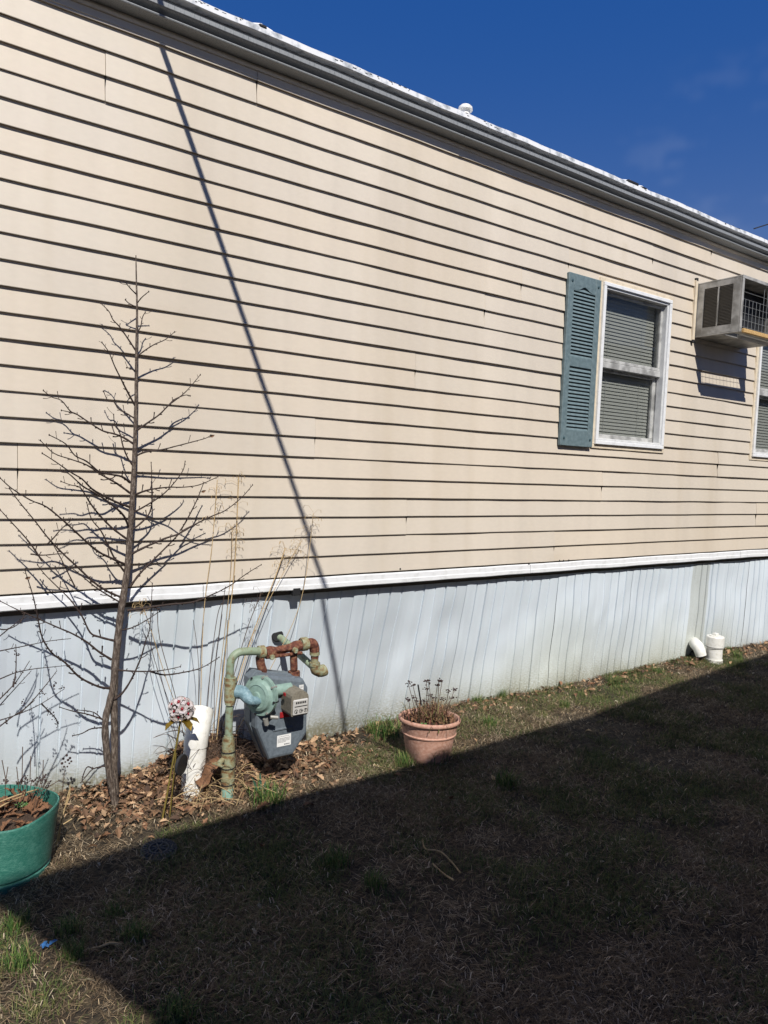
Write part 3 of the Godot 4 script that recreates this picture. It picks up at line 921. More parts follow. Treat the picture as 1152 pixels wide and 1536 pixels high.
	for i in range(1, 7):
		b.out3(rows[-1][0], rows[-1][i], rows[-1][i + 1], Vector3(mid.x, mid.y, 0.2)); b.out3(rows[0][0], rows[0][i], rows[0][i + 1], Vector3(mid.x, mid.y, 0.2))
	obj("meter_case", b, mats.meter, g)
	b = MB.new()
	var tl: Vector3 = at(416, 1014, 0.22)
	b.box(tl + Vector3(-0.055, -0.012, -0.05), tl + Vector3(0.062, 0.008, 0.07), 0.006)
	obj("top_cover", b, mats.meter, g)
	b = MB.new()
	var rl: Vector3 = at(425, 1093, zf)
	b.box(Vector3(rl.x - 0.055, rl.y - 0.004, zf - 0.002), Vector3(rl.x + 0.05, rl.y + 0.006, zf + 0.005), 0.002)
	obj("raised_rib", b, mats.meter, g)
	b = MB.new()
	var lb: Vector3 = at(426, 1110, zf + 0.002)
	b.quad(lb + Vector3(-0.036, -0.028, 0), lb + Vector3(0.036, -0.028, 0), lb + Vector3(0.036, 0.026, 0), lb + Vector3(-0.036, 0.026, 0))
	obj("paper_label", b, mats.label, g)
	b = MB.new()
	var lb2: Vector3 = at(452, 1031, zf + 0.002)
	b.quad(lb2 + Vector3(-0.012, -0.014, 0), lb2 + Vector3(0.012, -0.014, 0), lb2 + Vector3(0.012, 0.012, 0), lb2 + Vector3(-0.012, 0.012, 0))
	obj("small_tag", b, mats.label, g)
	# counter housing with its dials
	var ic: Vector3 = at(450, 1054, 0.40)
	b = MB.new()
	var hw := 0.044; var hh := 0.060
	var pr := []
	for k in 9:
		var w := PI * k / 8
		pr.append(Vector2(cos(w) * hw, hh * 0.35 + sin(w) * hh * 0.55))
	pr = [Vector2(-hw * 0.9, -hh), Vector2(hw * 0.9, -hh), Vector2(hw, -hh * 0.8)] + pr + [Vector2(-hw, -hh * 0.8)]
	var za := -0.115; var zz := 0.0
	for i in pr.size():
		var p: Vector2 = pr[i]; var q: Vector2 = pr[(i + 1) % pr.size()]
		b.quad(ic + Vector3(p.x, p.y, zz), ic + Vector3(p.x, p.y, za), ic + Vector3(q.x, q.y, za), ic + Vector3(q.x, q.y, zz))
		b.tri(ic + Vector3(0, 0, zz), ic + Vector3(p.x, p.y, zz), ic + Vector3(q.x, q.y, zz))
	obj("counter_housing", b, mats.index, g)
	b = MB.new()
	b.box(ic + Vector3(-0.038, -0.054, 0.0005), ic + Vector3(0.038, 0.018, 0.010), 0.006)
	obj("counter_face", b, plain(S(186, 184, 178), 0.4), g)
	b = MB.new()
	for k in 6: b.box(ic + Vector3(-0.026 + k * 0.009, 0.000, 0.0102), ic + Vector3(-0.020 + k * 0.009, 0.009, 0.0115))
	b.box(ic + Vector3(-0.032, -0.014, 0.0102), ic + Vector3(0.032, -0.011, 0.0115))
	obj("number_wheels", b, mats.black, g)
	for k in 3:
		b = MB.new()
		b.lathe([Vector2(0.009, 0), Vector2(0.009, 0.0015), Vector2(0.0075, 0.0016)], 14, Transform3D(Basis(Vector3.RIGHT, PI / 2), ic + Vector3(-0.024 + k * 0.024, -0.034, 0.0104)))
		b.box(Vector3(-0.0015, -0.009, 0), Vector3(0.0015, 0.002, 0.0025), 0.0, Transform3D(Basis(Vector3.BACK, k * 1.3 + 0.4), ic + Vector3(-0.024 + k * 0.024, -0.034, 0.0104)))
		obj("dial", b, mats.black, g)
	b = MB.new()
	b.box(ic + Vector3(-0.062, 0.028, -0.05), ic + Vector3(-0.056, 0.044, -0.03), 0.002)
	b.box(ic + Vector3(-0.05, -0.095, -0.0995), ic + Vector3(0.02, -0.067, -0.094), 0.002)
	obj("red_seal", b, mats.red, g)
	# meter bar and its two ports
	b = MB.new()
	var zl := 0.22
	var bl := at(398, 980, zl); var br := at(451, 968, zl)
	b.tube([bl, bl.lerp(br, 0.15), bl.lerp(br, 0.3), bl.lerp(br, 0.7), bl.lerp(br, 0.85), br], [0.028, 0.03, 0.020, 0.020, 0.028, 0.026], 12)
	b.box(Vector3(bl.x, bl.y - 0.022, zl + 0.014), Vector3(br.x, bl.y - 0.006, zl + 0.026), 0.004)
	b.box(Vector3(bl.x, bl.y + 0.004, zl + 0.014), Vector3(br.x, bl.y + 0.018, zl + 0.026), 0.004)
	obj("meter_bar", b, mats.rust, g)
	for q in [bl + Vector3(0.02, -0.012, 0.028), br + Vector3(-0.045, -0.012, 0.028)]:
		b = MB.new()
		ring(b, q, Vector3.BACK, 0.014, 0.02, 8)
		obj("bar_plug", b, mats.sagerust, g)
	b = MB.new()
	ring(b, at(392, 978, zl), Vector3.RIGHT, 0.031, 0.03)
	obj("pipe_collar", b, mats.sagerust, g)
	b = MB.new()
	b.tube(curve(line([[390, 985, zl], [391, 996, zl], [394, 1006, zl], [397, 1017, zl]]), 3), 0.021, 12)
	obj("inlet_port", b, mats.rust, g)
	b = MB.new()
	b.tube(line([[440, 974, zl], [441, 1004, zl]]), 0.018, 12)
	obj("outlet_port", b, mats.rust, g)
	for q in [[397, 1017, 0.028], [441, 1011, 0.030]]:
		b = MB.new()
		var u := at(q[0], q[1], zl)
		ring(b, u, Vector3.UP, q[2], 0.03, 8)
		obj("swivel_nut", b, mats.rust, g)
	# outlet: union, elbow down, elbow back, pipe into the skirting
	b = MB.new()
	ring(b, at(456, 966, zl), Vector3.RIGHT, 0.033, 0.035, 10)
	obj("union", b, mats.sagerust, g)
	b = MB.new()
	b.tube(curve(line([[458, 967, zl], [467, 965, zl], [471, 970, zl], [472, 979, zl], [472, 987, zl]]), 4), [0.02, 0.024, 0.026, 0.026, 0.026, 0.026, 0.026, 0.025, 0.025, 0.025, 0.025, 0.024, 0.022, 0.019, 0.019, 0.019, 0.019], 12)
	obj("elbow", b, mats.rust, g)
	b = MB.new()
	ring(b, at(472, 980, zl), Vector3.UP, 0.025, 0.018)
	ring(b, at(472, 996, zl), Vector3.UP, 0.027, 0.018)
	b.tube(line([[472, 984, zl], [472, 1000, zl]]), 0.018, 12)
	obj("nipple", b, mats.sagerust, g)
	b = MB.new()
	var e := at(473, 1001, zl)
	b.tube(curve([e + Vector3(0, 0.014, 0), e + Vector3(0.004, -0.012, 0), e + Vector3(0.035, -0.022, 0), e + Vector3(0.062, -0.016, 0)], 4), [0.022, 0.024, 0.026, 0.027, 0.028, 0.028, 0.028, 0.028, 0.030, 0.030, 0.030, 0.027, 0.014], 14)
	ring(b, e + Vector3(0.022, -0.02, 0), Vector3.RIGHT, 0.031, 0.014)
	obj("lower_elbow", b, mats.sagerust, g)
	b = MB.new()
	var hole := at(416, 955, -0.075)
	b.tube([e + Vector3(0.0, -0.005, -0.01), hole + Vector3(0.01, -0.004, 0.03), hole + Vector3(0, 0, -0.04)], 0.0175, 12)
	obj("house_pipe", b, mats.sage, g)
	b = MB.new()
	b.lathe([Vector2(0.03, 0), Vector2(0.034, 0.004), Vector2(0.030, 0.008), Vector2(0.0, 0.0082)], 18, Transform3D(Basis(Vector3.RIGHT, PI / 2 - 0.2), hole + Vector3(-0.004, 0.008, 0.006)))
	obj("pipe_hole", b, mats.black, g)

func twig(b: MB, pts: Array, r0: float, r1: float, k := 6, spur := 0.0) -> void:
	var c := curve(pts, 4)
	var rr := []
	for i in c.size(): rr.append(lerpf(r0, r1, pow(float(i) / (c.size() - 1), 0.8)) * (1.0 + 0.10 * sin(i * 2.4)))
	b.tube(c, rr, k)
	if spur <= 0.0: return
	var run := 0.0
	var side := 1.0
	for i in range(1, c.size()):
		var d: Vector3 = c[i] - c[i - 1]
		run += d.length()
		if run < 0.019 or i < 2: continue
		run = 0.0
		side = -side
		if R.randf() < 0.15: continue
		d = d.normalized()
		var s := (d.cross(Vector3(R.randf_range(-0.6, 0.6), R.randf_range(-0.3, 0.3), 1.0)).normalized() * side + d * 0.8 + Vector3(0, 0.25, R.randf_range(-0.4, 0.4))).normalized()
		var l := spur * (R.randf_range(0.5, 1.0) if R.randf() < 0.8 else R.randf_range(1.5, 2.6))
		b.tube([c[i], c[i] + s * l * 0.6, c[i] + s * l + Vector3(0, l * 0.15, 0)], [rr[i] * 0.55, rr[i] * 0.5, rr[i] * 0.7], 4)

func make_tree() -> void:
	var tree := base("young_tree")
	tag(tree, "bare young tree with a twisted double trunk against the left of the skirting", "tree")
	var b := MB.new()
	var tr := [[173, 1220, 0.07], [172, 1182, 0.07], [171, 1150, 0.07], [172, 1110, 0.07], [171, 1060, 0.075], [172, 1010, 0.08], [176, 965, 0.085], [181, 920, 0.09], [187, 882, 0.09], [192, 845, 0.09], [195, 800, 0.09], [199, 740, 0.09], [202, 676, 0.09], [204, 606, 0.09], [204.6, 536, 0.09], [205.6, 465, 0.09], [204.6, 423, 0.09], [203.9, 383, 0.09]]
	var rad := [0.023, 0.018, 0.017, 0.017, 0.017, 0.0185, 0.0175, 0.0165, 0.016, 0.0155, 0.0145, 0.0125, 0.0105, 0.0085, 0.0068, 0.0048, 0.0036, 0.0022]
	var c := curve(line(tr), 5)
	var rr := []
	for i in c.size():
		var f := float(i) / 5.0
		var q := mini(int(f), rad.size() - 2)
		rr.append(lerpf(rad[q], rad[q + 1], f - q) * 0.9 * (1.0 + 0.06 * sin(i * 1.7)))
	b.tube(c, rr, 12)
	obj("trunk", b, mats.bark, tree)
	b = MB.new()
	var c2 := curve(line([[175, 1222, 0.085], [168, 1180, 0.095], [162, 1145, 0.10], [158, 1105, 0.10], [159, 1075, 0.10], [165, 1050, 0.095], [170, 1025, 0.09], [174, 990, 0.09]]), 5)
	var r2 := []
	for i in c2.size(): r2.append(lerpf(0.016, 0.012, float(i) / c2.size()) * (1.0 + 0.08 * sin(i * 1.3)))
	b.tube(c2, r2, 10)
	obj("second_trunk", b, mats.bark, tree)
	# branches: rows of points in the close-ups (u, v), first the upper one, then the lower
	var upper := [
		[[578, 470], [545, 420], [510, 370], [482, 340], [465, 305], [430, 270]], [[580, 230], [555, 205], [535, 180]], [[585, 270], [605, 245], [635, 220]], [[580, 285], [550, 270], [535, 255]],
		[[583, 400], [600, 370], [608, 330], [620, 308]], [[580, 500], [620, 470], [660, 445], [705, 425], [745, 392]], [[578, 710], [540, 640], [515, 590], [490, 540], [465, 480], [435, 437]],
		[[580, 560], [555, 548], [540, 545]], [[585, 812], [630, 780], [680, 745], [720, 705], [760, 675], [800, 640], [855, 575]], [[720, 705], [745, 680], [790, 662], [812, 665]],
		[[570, 870], [530, 845], [490, 828], [440, 815], [390, 785], [330, 745], [300, 730], [262, 685], [220, 670], [185, 642]], [[330, 745], [300, 735], [262, 727]],
		[[572, 760], [540, 740], [505, 720], [485, 690], [460, 685], [442, 645]], [[565, 960], [545, 930], [525, 880], [510, 820], [490, 790], [485, 745]],
		[[583, 920], [620, 905], [690, 895], [750, 880], [820, 862], [880, 845], [900, 832]], [[555, 1035], [520, 1010], [470, 1000], [425, 990], [370, 945], [320, 920], [280, 870], [210, 832]],
		[[555, 1080], [500, 1040], [430, 1000], [370, 960], [300, 935], [230, 910], [172, 855]], [[556, 1140], [500, 1120], [430, 1085], [390, 1060], [350, 1020], [300, 990], [235, 945], [180, 910]],
		[[580, 1085], [640, 1065], [720, 1055], [780, 1055], [850, 1045], [930, 1010]], [[575, 1160], [620, 1135], [690, 1090], [740, 1040], [780, 985], [790, 945]],
		[[560, 1240], [610, 1200], [640, 1160], [650, 1100], [648, 1040], [645, 950]], [[550, 1230], [530, 1180], [490, 1140], [430, 1095], [360, 1055], [330, 1030], [280, 990], [200, 980]],
		[[540, 1275], [480, 1230], [430, 1180], [390, 1130], [365, 1090], [340, 1055], [300, 1045], [260, 1030]], [[535, 1385], [480, 1360], [420, 1330], [360, 1280], [290, 1215], [200, 1140], [130, 1110], [50, 1060], [0, 1015]],
		[[530, 1530], [460, 1500], [400, 1460], [330, 1395], [260, 1330], [200, 1265], [150, 1200], [80, 1115], [40, 1060]], [[560, 1340], [620, 1310], [700, 1275], [760, 1255], [830, 1215], [900, 1180], [960, 1155], [1030, 1100], [1078, 1045]],
		[[555, 1480], [600, 1420], [660, 1360], [730, 1290], [780, 1240], [840, 1210], [880, 1190]], [[770, 1240], [800, 1190], [840, 1110], [860, 1060], [870, 1035]],
		[[535, 1420], [490, 1360], [460, 1300], [430, 1240], [390, 1190], [370, 1120]], [[200, 1300], [230, 1270], [260, 1235], [310, 1190]], [[130, 1340], [180, 1345], [240, 1340], [290, 1335]], [[320, 1480], [300, 1440], [250, 1340], [220, 1290]],
		[[180, 1370], [140, 1310], [100, 1260], [40, 1195], [0, 1150]]]
	var lower := [
		[[545, 215], [600, 208], [720, 190], [820, 180], [900, 150], [980, 110], [1050, 60], [1115, 20]], [[520, 185], [460, 150], [400, 110], [340, 60], [300, 30]], [[490, 345], [430, 330], [385, 310], [350, 240], [300, 170], [240, 110], [190, 60], [160, 20]],
		[[475, 425], [420, 390], [370, 350], [310, 315], [240, 285], [150, 245], [70, 210], [0, 175]], [[470, 548], [420, 540], [340, 500], [280, 440], [220, 395], [180, 330], [160, 240], [140, 150], [105, 40]],
		[[485, 595], [520, 570], [560, 510], [600, 420], [620, 350], [640, 280], [650, 100]], [[510, 300], [560, 290], [620, 260], [680, 220]], [[450, 685], [380, 660], [310, 645], [255, 628]], [[445, 715], [390, 720], [350, 740], [310, 750]],
		[[445, 690], [400, 650], [330, 640]], [[462, 878], [400, 890], [370, 920], [345, 950]], [[500, 470], [580, 475], [640, 475], [700, 470], [770, 455]], [[640, 475], [700, 490], [780, 480], [860, 460], [935, 415]], [[480, 1010], [530, 985], [548, 940], [552, 915]],
		[[395, 890], [370, 885], [350, 945], [385, 950]]]
	var placed := []
	for set_ in [[upper, 360.0], [lower, 840.0]]:
		for q in set_[0]:
			b = MB.new()
			var n: int = q.size()
			var span := absf(q[0][0] - q[n - 1][0]) / 600.0
			var z1 := 0.09 + R.randf_range(-0.03, 0.30) * clampf(span + 0.15, 0.0, 0.8)
			var z0 := 0.09
			if q[0][0] < 440 or q[0][0] > 620:                  # a side branch starts where the branch under it is
				var best := 1e9
				for o in placed:
					var dd := Vector2(o[0] - q[0][0], o[1] - q[0][1] - set_[1] / 0.3515).length()
					if dd < best: best = dd; z0 = o[2]
				z1 = z0 + R.randf_range(-0.02, 0.05)
			var pts := []
			for i in n:
				var zz := lerpf(z0, z1, float(i) / (n - 1))
				pts.append(at(q[i][0] * 0.3515, set_[1] + q[i][1] * 0.3515, zz))
				placed.append([q[i][0], q[i][1] + set_[1] / 0.3515, zz])
			var len_ := 0.0
			for i in n - 1: len_ += pts[i].distance_to(pts[i + 1])
			twig(b, pts, clampf(0.0024 + len_ * 0.0068, 0.0023, 0.0058), 0.0016, 6, 0.014)
			b.ball(pts[-1], 0.0026, 6, 1.8)
			obj("branch", b, mats.twig, tree)
	for q in [[315, 655], [302, 738], [38, 868]]:
		b = MB.new()
		leaf_shape(b, Transform3D(Basis(Vector3.BACK, 2.0) * Basis(Vector3.RIGHT, 1.2), at(q[0], q[1], 0.17)), 0.022)
		obj("withered_leaf", b, mats.brownleaf, tree)
	# thin shrub reaching in from the left edge
	var sh := base("berry_shrub")
	tag(sh, "thin bare shrub with dried berry clusters reaching in at the left edge", "shrub")
	var k := 220.0 / 889.0
	for q in [[[-60, 905], [0, 890], [120, 850], [250, 790], [390, 700]], [[-60, 880], [0, 800], [90, 700], [190, 590]], [[-40, 480], [0, 470], [150, 440], [300, 410], [430, 395]], [[-40, 420], [0, 380], [100, 300], [160, 265]], [[-50, 660], [0, 640], [100, 600], [200, 580], [290, 570], [440, 555]], [[120, 850], [200, 770], [300, 650], [345, 590]], [[-40, 960], [60, 880], [150, 820], [210, 770]], [[250, 790], [310, 850], [345, 890], [350, 930]], [[-40, 330], [40, 340], [120, 300], [150, 240]], [[80, 690], [95, 600], [98, 490], [95, 430]], [[-30, 790], [60, 700], [110, 640], [180, 530]]]:
		b = MB.new()
		var pts := []
		for i in q.size(): pts.append(at(q[i][0] * k, 860 + q[i][1] * k, lerpf(0.30, 0.20, float(i) / (q.size() - 1))))
		twig(b, pts, 0.0030, 0.0012, 5, 0.008)
		obj("stem", b, mats.twig, sh)
	for q in [[100, 490], [90, 650], [325, 680], [375, 690], [330, 870], [255, 735], [135, 790], [345, 905], [300, 840], [42, 900]]:
		b = MB.new()
		var p := at(q[0] * k, 860 + q[1] * k, 0.21)
		for i in 9: b.ball(p + Vector3(R.randfn(), R.randfn() * 1.5, R.randfn()) * 0.005, R.randf_range(0.0018, 0.0034), 6)
		obj("berry_cluster", b, mats.seed, sh)

func leaf_shape(b: MB, x: Transform3D, l: float, lobes := 3) -> void:    # a lobed, curled dead leaf
	var n := lobes * 2 + 2
	var prev := []
	for i in n + 1:
		var u := float(i) / n
		var wd := sin(PI * pow(u, 0.75)) * 0.34 * (1.0 if i % 2 else 0.55) + (0.02 if i == 0 else 0.0)
		if i == n: wd = 0.0
		var lift := 0.10 * sin(u * 3.0) + 0.03
		var side := 0.16 * wd / 0.34
		var row := [x * (Vector3(-wd, lift + side, u) * l), x * (Vector3(0, lift, u + (0.05 if i % 2 else 0.0)) * l), x * (Vector3(wd, lift + side * 1.4, u) * l)]
		if i > 0:
			b.quad(prev[0], prev[1], row[1], row[0]); b.quad(prev[1], prev[2], row[2], row[1])
		prev = row

func seed_head(b: MB, p: Vector3, r: float, n: int) -> void:
	for i in n: b.ball(p + Vector3(R.randfn(), R.randfn() * 0.5, R.randfn()) * r * 0.55, r * R.randf_range(0.16, 0.34), 6, 0.8)

func blade_clump(n: int, lo: float, hi: float, wide: float, spread: float, lean_: float, cols: Array) -> MB:
	var b := MB.new()
	for i in n:
		var a := R.randf() * TAU
		var d := Vector3(cos(a), 0, sin(a))
		var p := Vector3(R.randfn(), 0, R.randfn()) * spread * 0.5
		var l := R.randf_range(lo, hi)
		var k := lean_ * R.randf_range(0.3, 1.2)
		b.col = cols[R.randi() % cols.size()]
		var q := [p, p + Vector3.UP * l * 0.45 + d * l * k * 0.2, p + Vector3.UP * l * 0.8 + d * l * k * 0.6, p + Vector3.UP * l * (1.0 - 0.25 * k) + d * l * k]
		b.strip(q, [wide, wide * 0.9, wide * 0.6, wide * 0.1], d.cross(Vector3.UP))
	return b

func lin(r: int, g: int, b: int) -> Color: return S(r, g, b).srgb_to_linear()

func make_pots() -> void:
	# terracotta pot
	var c := Vector3(2.333, 0, 0.345)
	c.y = gh(c.x, c.z)
	var pot := base("terracotta_pot", c)
	tag(pot, "round terracotta flower pot with banded rim standing on the grass by the skirting", "flower pot")
	pot.basis = Basis(Vector3(-0.77, 0, -0.63).normalized(), 0.06)
	var b := MB.new()
	b.lathe([Vector2(0.0, -0.03), Vector2(0.108, -0.03), Vector2(0.112, 0.0), Vector2(0.137, 0.125), Vector2(0.143, 0.130), Vector2(0.145, 0.136), Vector2(0.141, 0.141), Vector2(0.152, 0.192)], 48)
	obj("pot_body", b, mats.terracotta, pot)
	b = MB.new()
	b.lathe([Vector2(0.149, 0.192), Vector2(0.160, 0.194), Vector2(0.165, 0.199), Vector2(0.166, 0.208), Vector2(0.162, 0.215), Vector2(0.155, 0.217), Vector2(0.150, 0.212), Vector2(0.147, 0.170)], 48, Transform3D.IDENTITY, true)
	obj("pot_rim", b, mats.terracotta, pot)
	b = MB.new()
	b.lathe([Vector2(0.146, 0.185), Vector2(0.09, 0.196), Vector2(0.0, 0.204)], 30, Transform3D.IDENTITY, true)
	obj("soil", b, mats.soil, pot)
	var pl := base("dead_sedum", c)
	tag(pl, "dried brown plant with dark seed heads growing in the terracotta pot", "plant")
	var heads := [[612, 1024], [619, 1027], [640, 1021], [643, 1024], [658, 1021], [663, 1022], [656, 1028], [641, 1033], [644, 1042], [613, 1049], [620, 1046], [664, 1048], [673, 1036], [682, 1034], [678, 1047], [637, 1051], [625, 1052], [650, 1046]]
	for q in heads:
		b = MB.new()
		var tip := at(q[0], q[1], c.z + R.randf_range(-0.09, 0.06)) - c
		var root := Vector3(tip.x * 0.55, 0.19, tip.z * 0.5)
		b.tube(curve([root, root.lerp(tip, 0.5) + Vector3(R.randfn(), 0, R.randfn()) * 0.006, tip], 3), 0.0016, 5)
		obj("stem", b, mats.deadstem, pl)
		b = MB.new()
		seed_head(b, tip, 0.016, 12)
		obj("seed_head", b, mats.seed, pl)
	b = MB.new()
	var s0 := at(632, 1058, 0.35) - c; var s1 := at(627, 1027, 0.34) - c
	b.tube([s0, s1], 0.004, 6)
	obj("dark_stub", b, mats.black, pl)
	b = blade_clump(300, 0.04, 0.125, 0.0026, 0.12, 0.75, [lin(120, 92, 66), lin(92, 66, 52), lin(140, 112, 80), lin(104, 60, 50), lin(110, 104, 62)])
	for i in b.v.size(): b.v[i].y += 0.185
	tag(obj("dry_leaves", b, mats.blade, pl), "", "", "", "stuff")
	b = MB.new()
	for k in 70:
		var a := R.randf() * TAU; var r := sqrt(R.randf()) * 0.125
		leaf_shape(b, Transform3D(Basis(Vector3.UP, R.randf() * TAU) * Basis(Vector3.RIGHT, R.randf_range(-0.7, 0.5)), Vector3(cos(a) * r, 0.200 + R.randf() * 0.012, sin(a) * r)), R.randf_range(0.02, 0.045), 2)
	tag(obj("leaf_litter", b, mats.brownleaf, pl), "", "", "", "stuff")
	for q in [[-0.115, 0.07], [-0.10, 0.085]]:
		b = MB.new()
		leaf_shape(b, Transform3D(Basis(Vector3.UP, R.randf() * 3.0) * Basis(Vector3.RIGHT, -0.6), Vector3(q[0], 0.2, q[1])), 0.035, 1)
		obj("green_leaf", b, mats.greenleaf, pl)
	# green tub at the left edge
	c = Vector3(0.328, -0.01, 0.385)
	var tub := base("green_tub", c)
	tag(tub, "scuffed green plastic planter tub cut off by the left edge", "planter")
	b = MB.new()
	b.lathe([Vector2(0.0, 0.0), Vector2(0.160, 0.0), Vector2(0.163, 0.04), Vector2(0.157, 0.044), Vector2(0.157, 0.05), Vector2(0.164, 0.055), Vector2(0.176, 0.17), Vector2(0.184, 0.225), Vector2(0.186, 0.252), Vector2(0.184, 0.257), Vector2(0.180, 0.256), Vector2(0.176, 0.20)], 64)
	for i in b.t.size(): b.t[i] = Vector2(b.t[i].x * 3.0, b.t[i].y * 3.5)
	for i in b.v.size():                                        # the soft side bulges and the rim sags a little
		var p := b.v[i]
		var w := atan2(p.z, p.x)
		var u := clampf(p.y / 0.25, 0.0, 1.0)
		var k := 1.0 + u * (0.022 * sin(2.0 * w + 0.6) + 0.012 * sin(5.0 * w)) + 0.012 * sin(3.0 * w + 1.0) * sin(PI * u)
		b.v[i] = Vector3(p.x * k, p.y + u * 0.007 * sin(3.0 * w + 0.4), p.z * k)
	obj("tub_body", b, mats.planter, tub)
	b = MB.new()
	b.lathe([Vector2(0.179, 0.205), Vector2(0.1, 0.222), Vector2(0.0, 0.228)], 30, Transform3D.IDENTITY, true)
	obj("soil", b, mats.soil, tub)
	var dp := base("withered_plant", c)
	tag(dp, "withered stems, seed heads and dead leaves growing in the green tub", "plant")
	for q in [[62, 1170], [66, 1165], [69, 1171], [75, 1174], [72, 1180], [58, 1168], [38, 1166], [42, 1170], [48, 1171], [33, 1170], [28, 1174], [8, 1172]]:
		b = MB.new()
		var tip := at(q[0], q[1], c.z + R.randf_range(-0.1, 0.05)) - c
		var root := Vector3(tip.x * 0.75, 0.21, tip.z * 0.7)
		b.tube([root, root.lerp(tip, 0.5) + Vector3(R.randfn(), 0, R.randfn()) * 0.004, tip], 0.0013, 5)
		obj("stem", b, mats.deadstem, dp)
		b = MB.new()
		seed_head(b, tip, 0.011, 9)
		obj("seed_head", b, mats.seed, dp)
	for q in [[8, 1175, 12, 1150], [10, 1176, 3, 1140], [28, 1180, 25, 1150], [45, 1172, 46, 1134], [33, 1176, 34, 1120], [64, 1172, 65, 1140], [55, 1190, 90, 1170]]:
		b = MB.new()
		b.tube([at(q[0], q[1], c.z - 0.03) - c, at(q[2], q[3], c.z - 0.05) - c], 0.0016, 5)
		obj("bare_stem", b, mats.deadstem, dp)
	for q in [[-6, 1205, 57, 1184], [-6, 1214, 35, 1194]]:
		b = MB.new()
		b.tube(curve(line([[q[0], q[1], 0.47], [(q[0] + q[2]) * 0.5, (q[1] + q[3]) * 0.5 - 1.5, 0.43], [q[2], q[3], 0.37]]).map(func(p): return p - c), 3), 0.0028, 6)
		obj("dry_stalk", b, mats.straw, dp)
	b = MB.new()
	for k in 120:
		var a := R.randf() * TAU; var r := sqrt(R.randf()) * 0.135
		leaf_shape(b, Transform3D(Basis(Vector3.UP, R.randf() * TAU) * Basis(Vector3.RIGHT, R.randf_range(-0.9, 0.5)), Vector3(cos(a) * r, 0.214 + R.randf() * 0.02, sin(a) * r)), R.randf_range(0.025, 0.06), 2)
	tag(obj("leaf_litter", b, mats.brownleaf, dp), "", "", "", "stuff")
	b = MB.new()
	leaf_shape(b, Transform3D(Basis(Vector3.UP, 0.7) * Basis(Vector3.RIGHT, -1.2), at(46, 1222, 0.37) - c), 0.060, 3)
	obj("upright_leaf", b, worn(61, 0.03, [[0.0, S(140, 92, 58)], [1.0, S(178, 126, 86)]], 0.8, 9.0), dp)
	for k in 9:
		b = MB.new()
		leaf_shape(b, Transform3D(Basis(Vector3.UP, k * 0.7) * Basis(Vector3.RIGHT, -0.7), at(32, 1216, 0.38) - c), 0.035, 1)
		obj("green_leaf", b, mats.greenleaf, dp)

func make_pipes() -> void:
	var o := base("vent_pipe")
	tag(o, "white plastic pipe leaning out of leaves between the flower ornament and gas riser", "pipe")
	var b := MB.new()
	b.tube(curve(line([[287, 1215, 0.17], [289, 1180, 0.165], [291, 1145, 0.16], [294, 1110, 0.155]]), 3), 0.0505, 28)
	obj("lower_pipe", b, mats.pvc, o)
	b = MB.new()
	var c := curve(line([[293.5, 1118, 0.156], [295, 1105, 0.155], [298.5, 1088, 0.14], [302, 1070, 0.12], [304, 1061, 0.11]]), 4)
	var rr := []
	for i in c.size(): rr.append(0.0535 if i < c.size() - 2 else (0.050 if i == c.size() - 2 else 0.043))
	b.tube(c, rr, 28)
	obj("elbow", b, mats.pvc, o)
	# cleanout on the right
	var q := Vector3(5.44, 0.0, 0.115)
	q.y = gh(q.x, q.z) - 0.02
	o = base("cleanout_pipe", q)
	tag(o, "short white plastic cleanout pipe with a capped top by the right skirting", "pipe")
	b = MB.new()
	b.lathe([Vector2(0.057, -0.05), Vector2(0.057, 0.045), Vector2(0.066, 0.047), Vector2(0.066, 0.042), Vector2(0.066, 0.035)], 28)
	b.lathe([Vector2(0.066, 0.0), Vector2(0.066, 0.04), Vector2(0.060, 0.042), Vector2(0.060, 0.14)], 28)
	obj("riser", b, mats.pvc, o)
	b = MB.new()
	b.lathe([Vector2(0.061, 0.14), Vector2(0.068, 0.142), Vector2(0.068, 0.225), Vector2(0.064, 0.231), Vector2(0.030, 0.233)], 28)
	obj("hub", b, mats.pvc, o)
	b = MB.new()
	b.lathe([Vector2(0.067, 0.144), Vector2(0.0695, 0.147), Vector2(0.067, 0.150)], 28)
	obj("seam", b, mats.rubber, o)
	b = MB.new()
	b.lathe([Vector2(0.045, 0.232), Vector2(0.045, 0.238), Vector2(0.0, 0.239)], 20)
	b.box(Vector3(-0.018, 0.238, -0.018), Vector3(0.018, 0.256, 0.018), 0.003)
	obj("plug", b, mats.pvc, o)
	# elbow that leaves the skirting beside it
	o = base("drain_elbow")
	tag(o, "white plastic drain elbow coming out of the skirting beside the cleanout pipe", "pipe")
	b = MB.new()
	b.tube(curve(line([[1040, 963, -0.09], [1043, 966, 0.0], [1048, 972, 0.05], [1052, 984, 0.075]]), 4), [0.046, 0.046, 0.046, 0.046, 0.046, 0.046, 0.046, 0.046, 0.045, 0.044, 0.043, 0.042, 0.040], 20)
	obj("elbow", b, mats.pvc, o)
	b = MB.new()
	b.tube(line([[1050, 980, 0.03], [1047, 985, 0.02], [1040, 982, -0.03]]), [0.040, 0.044, 0.04], 14)
	obj("coupling", b, mats.black, o)

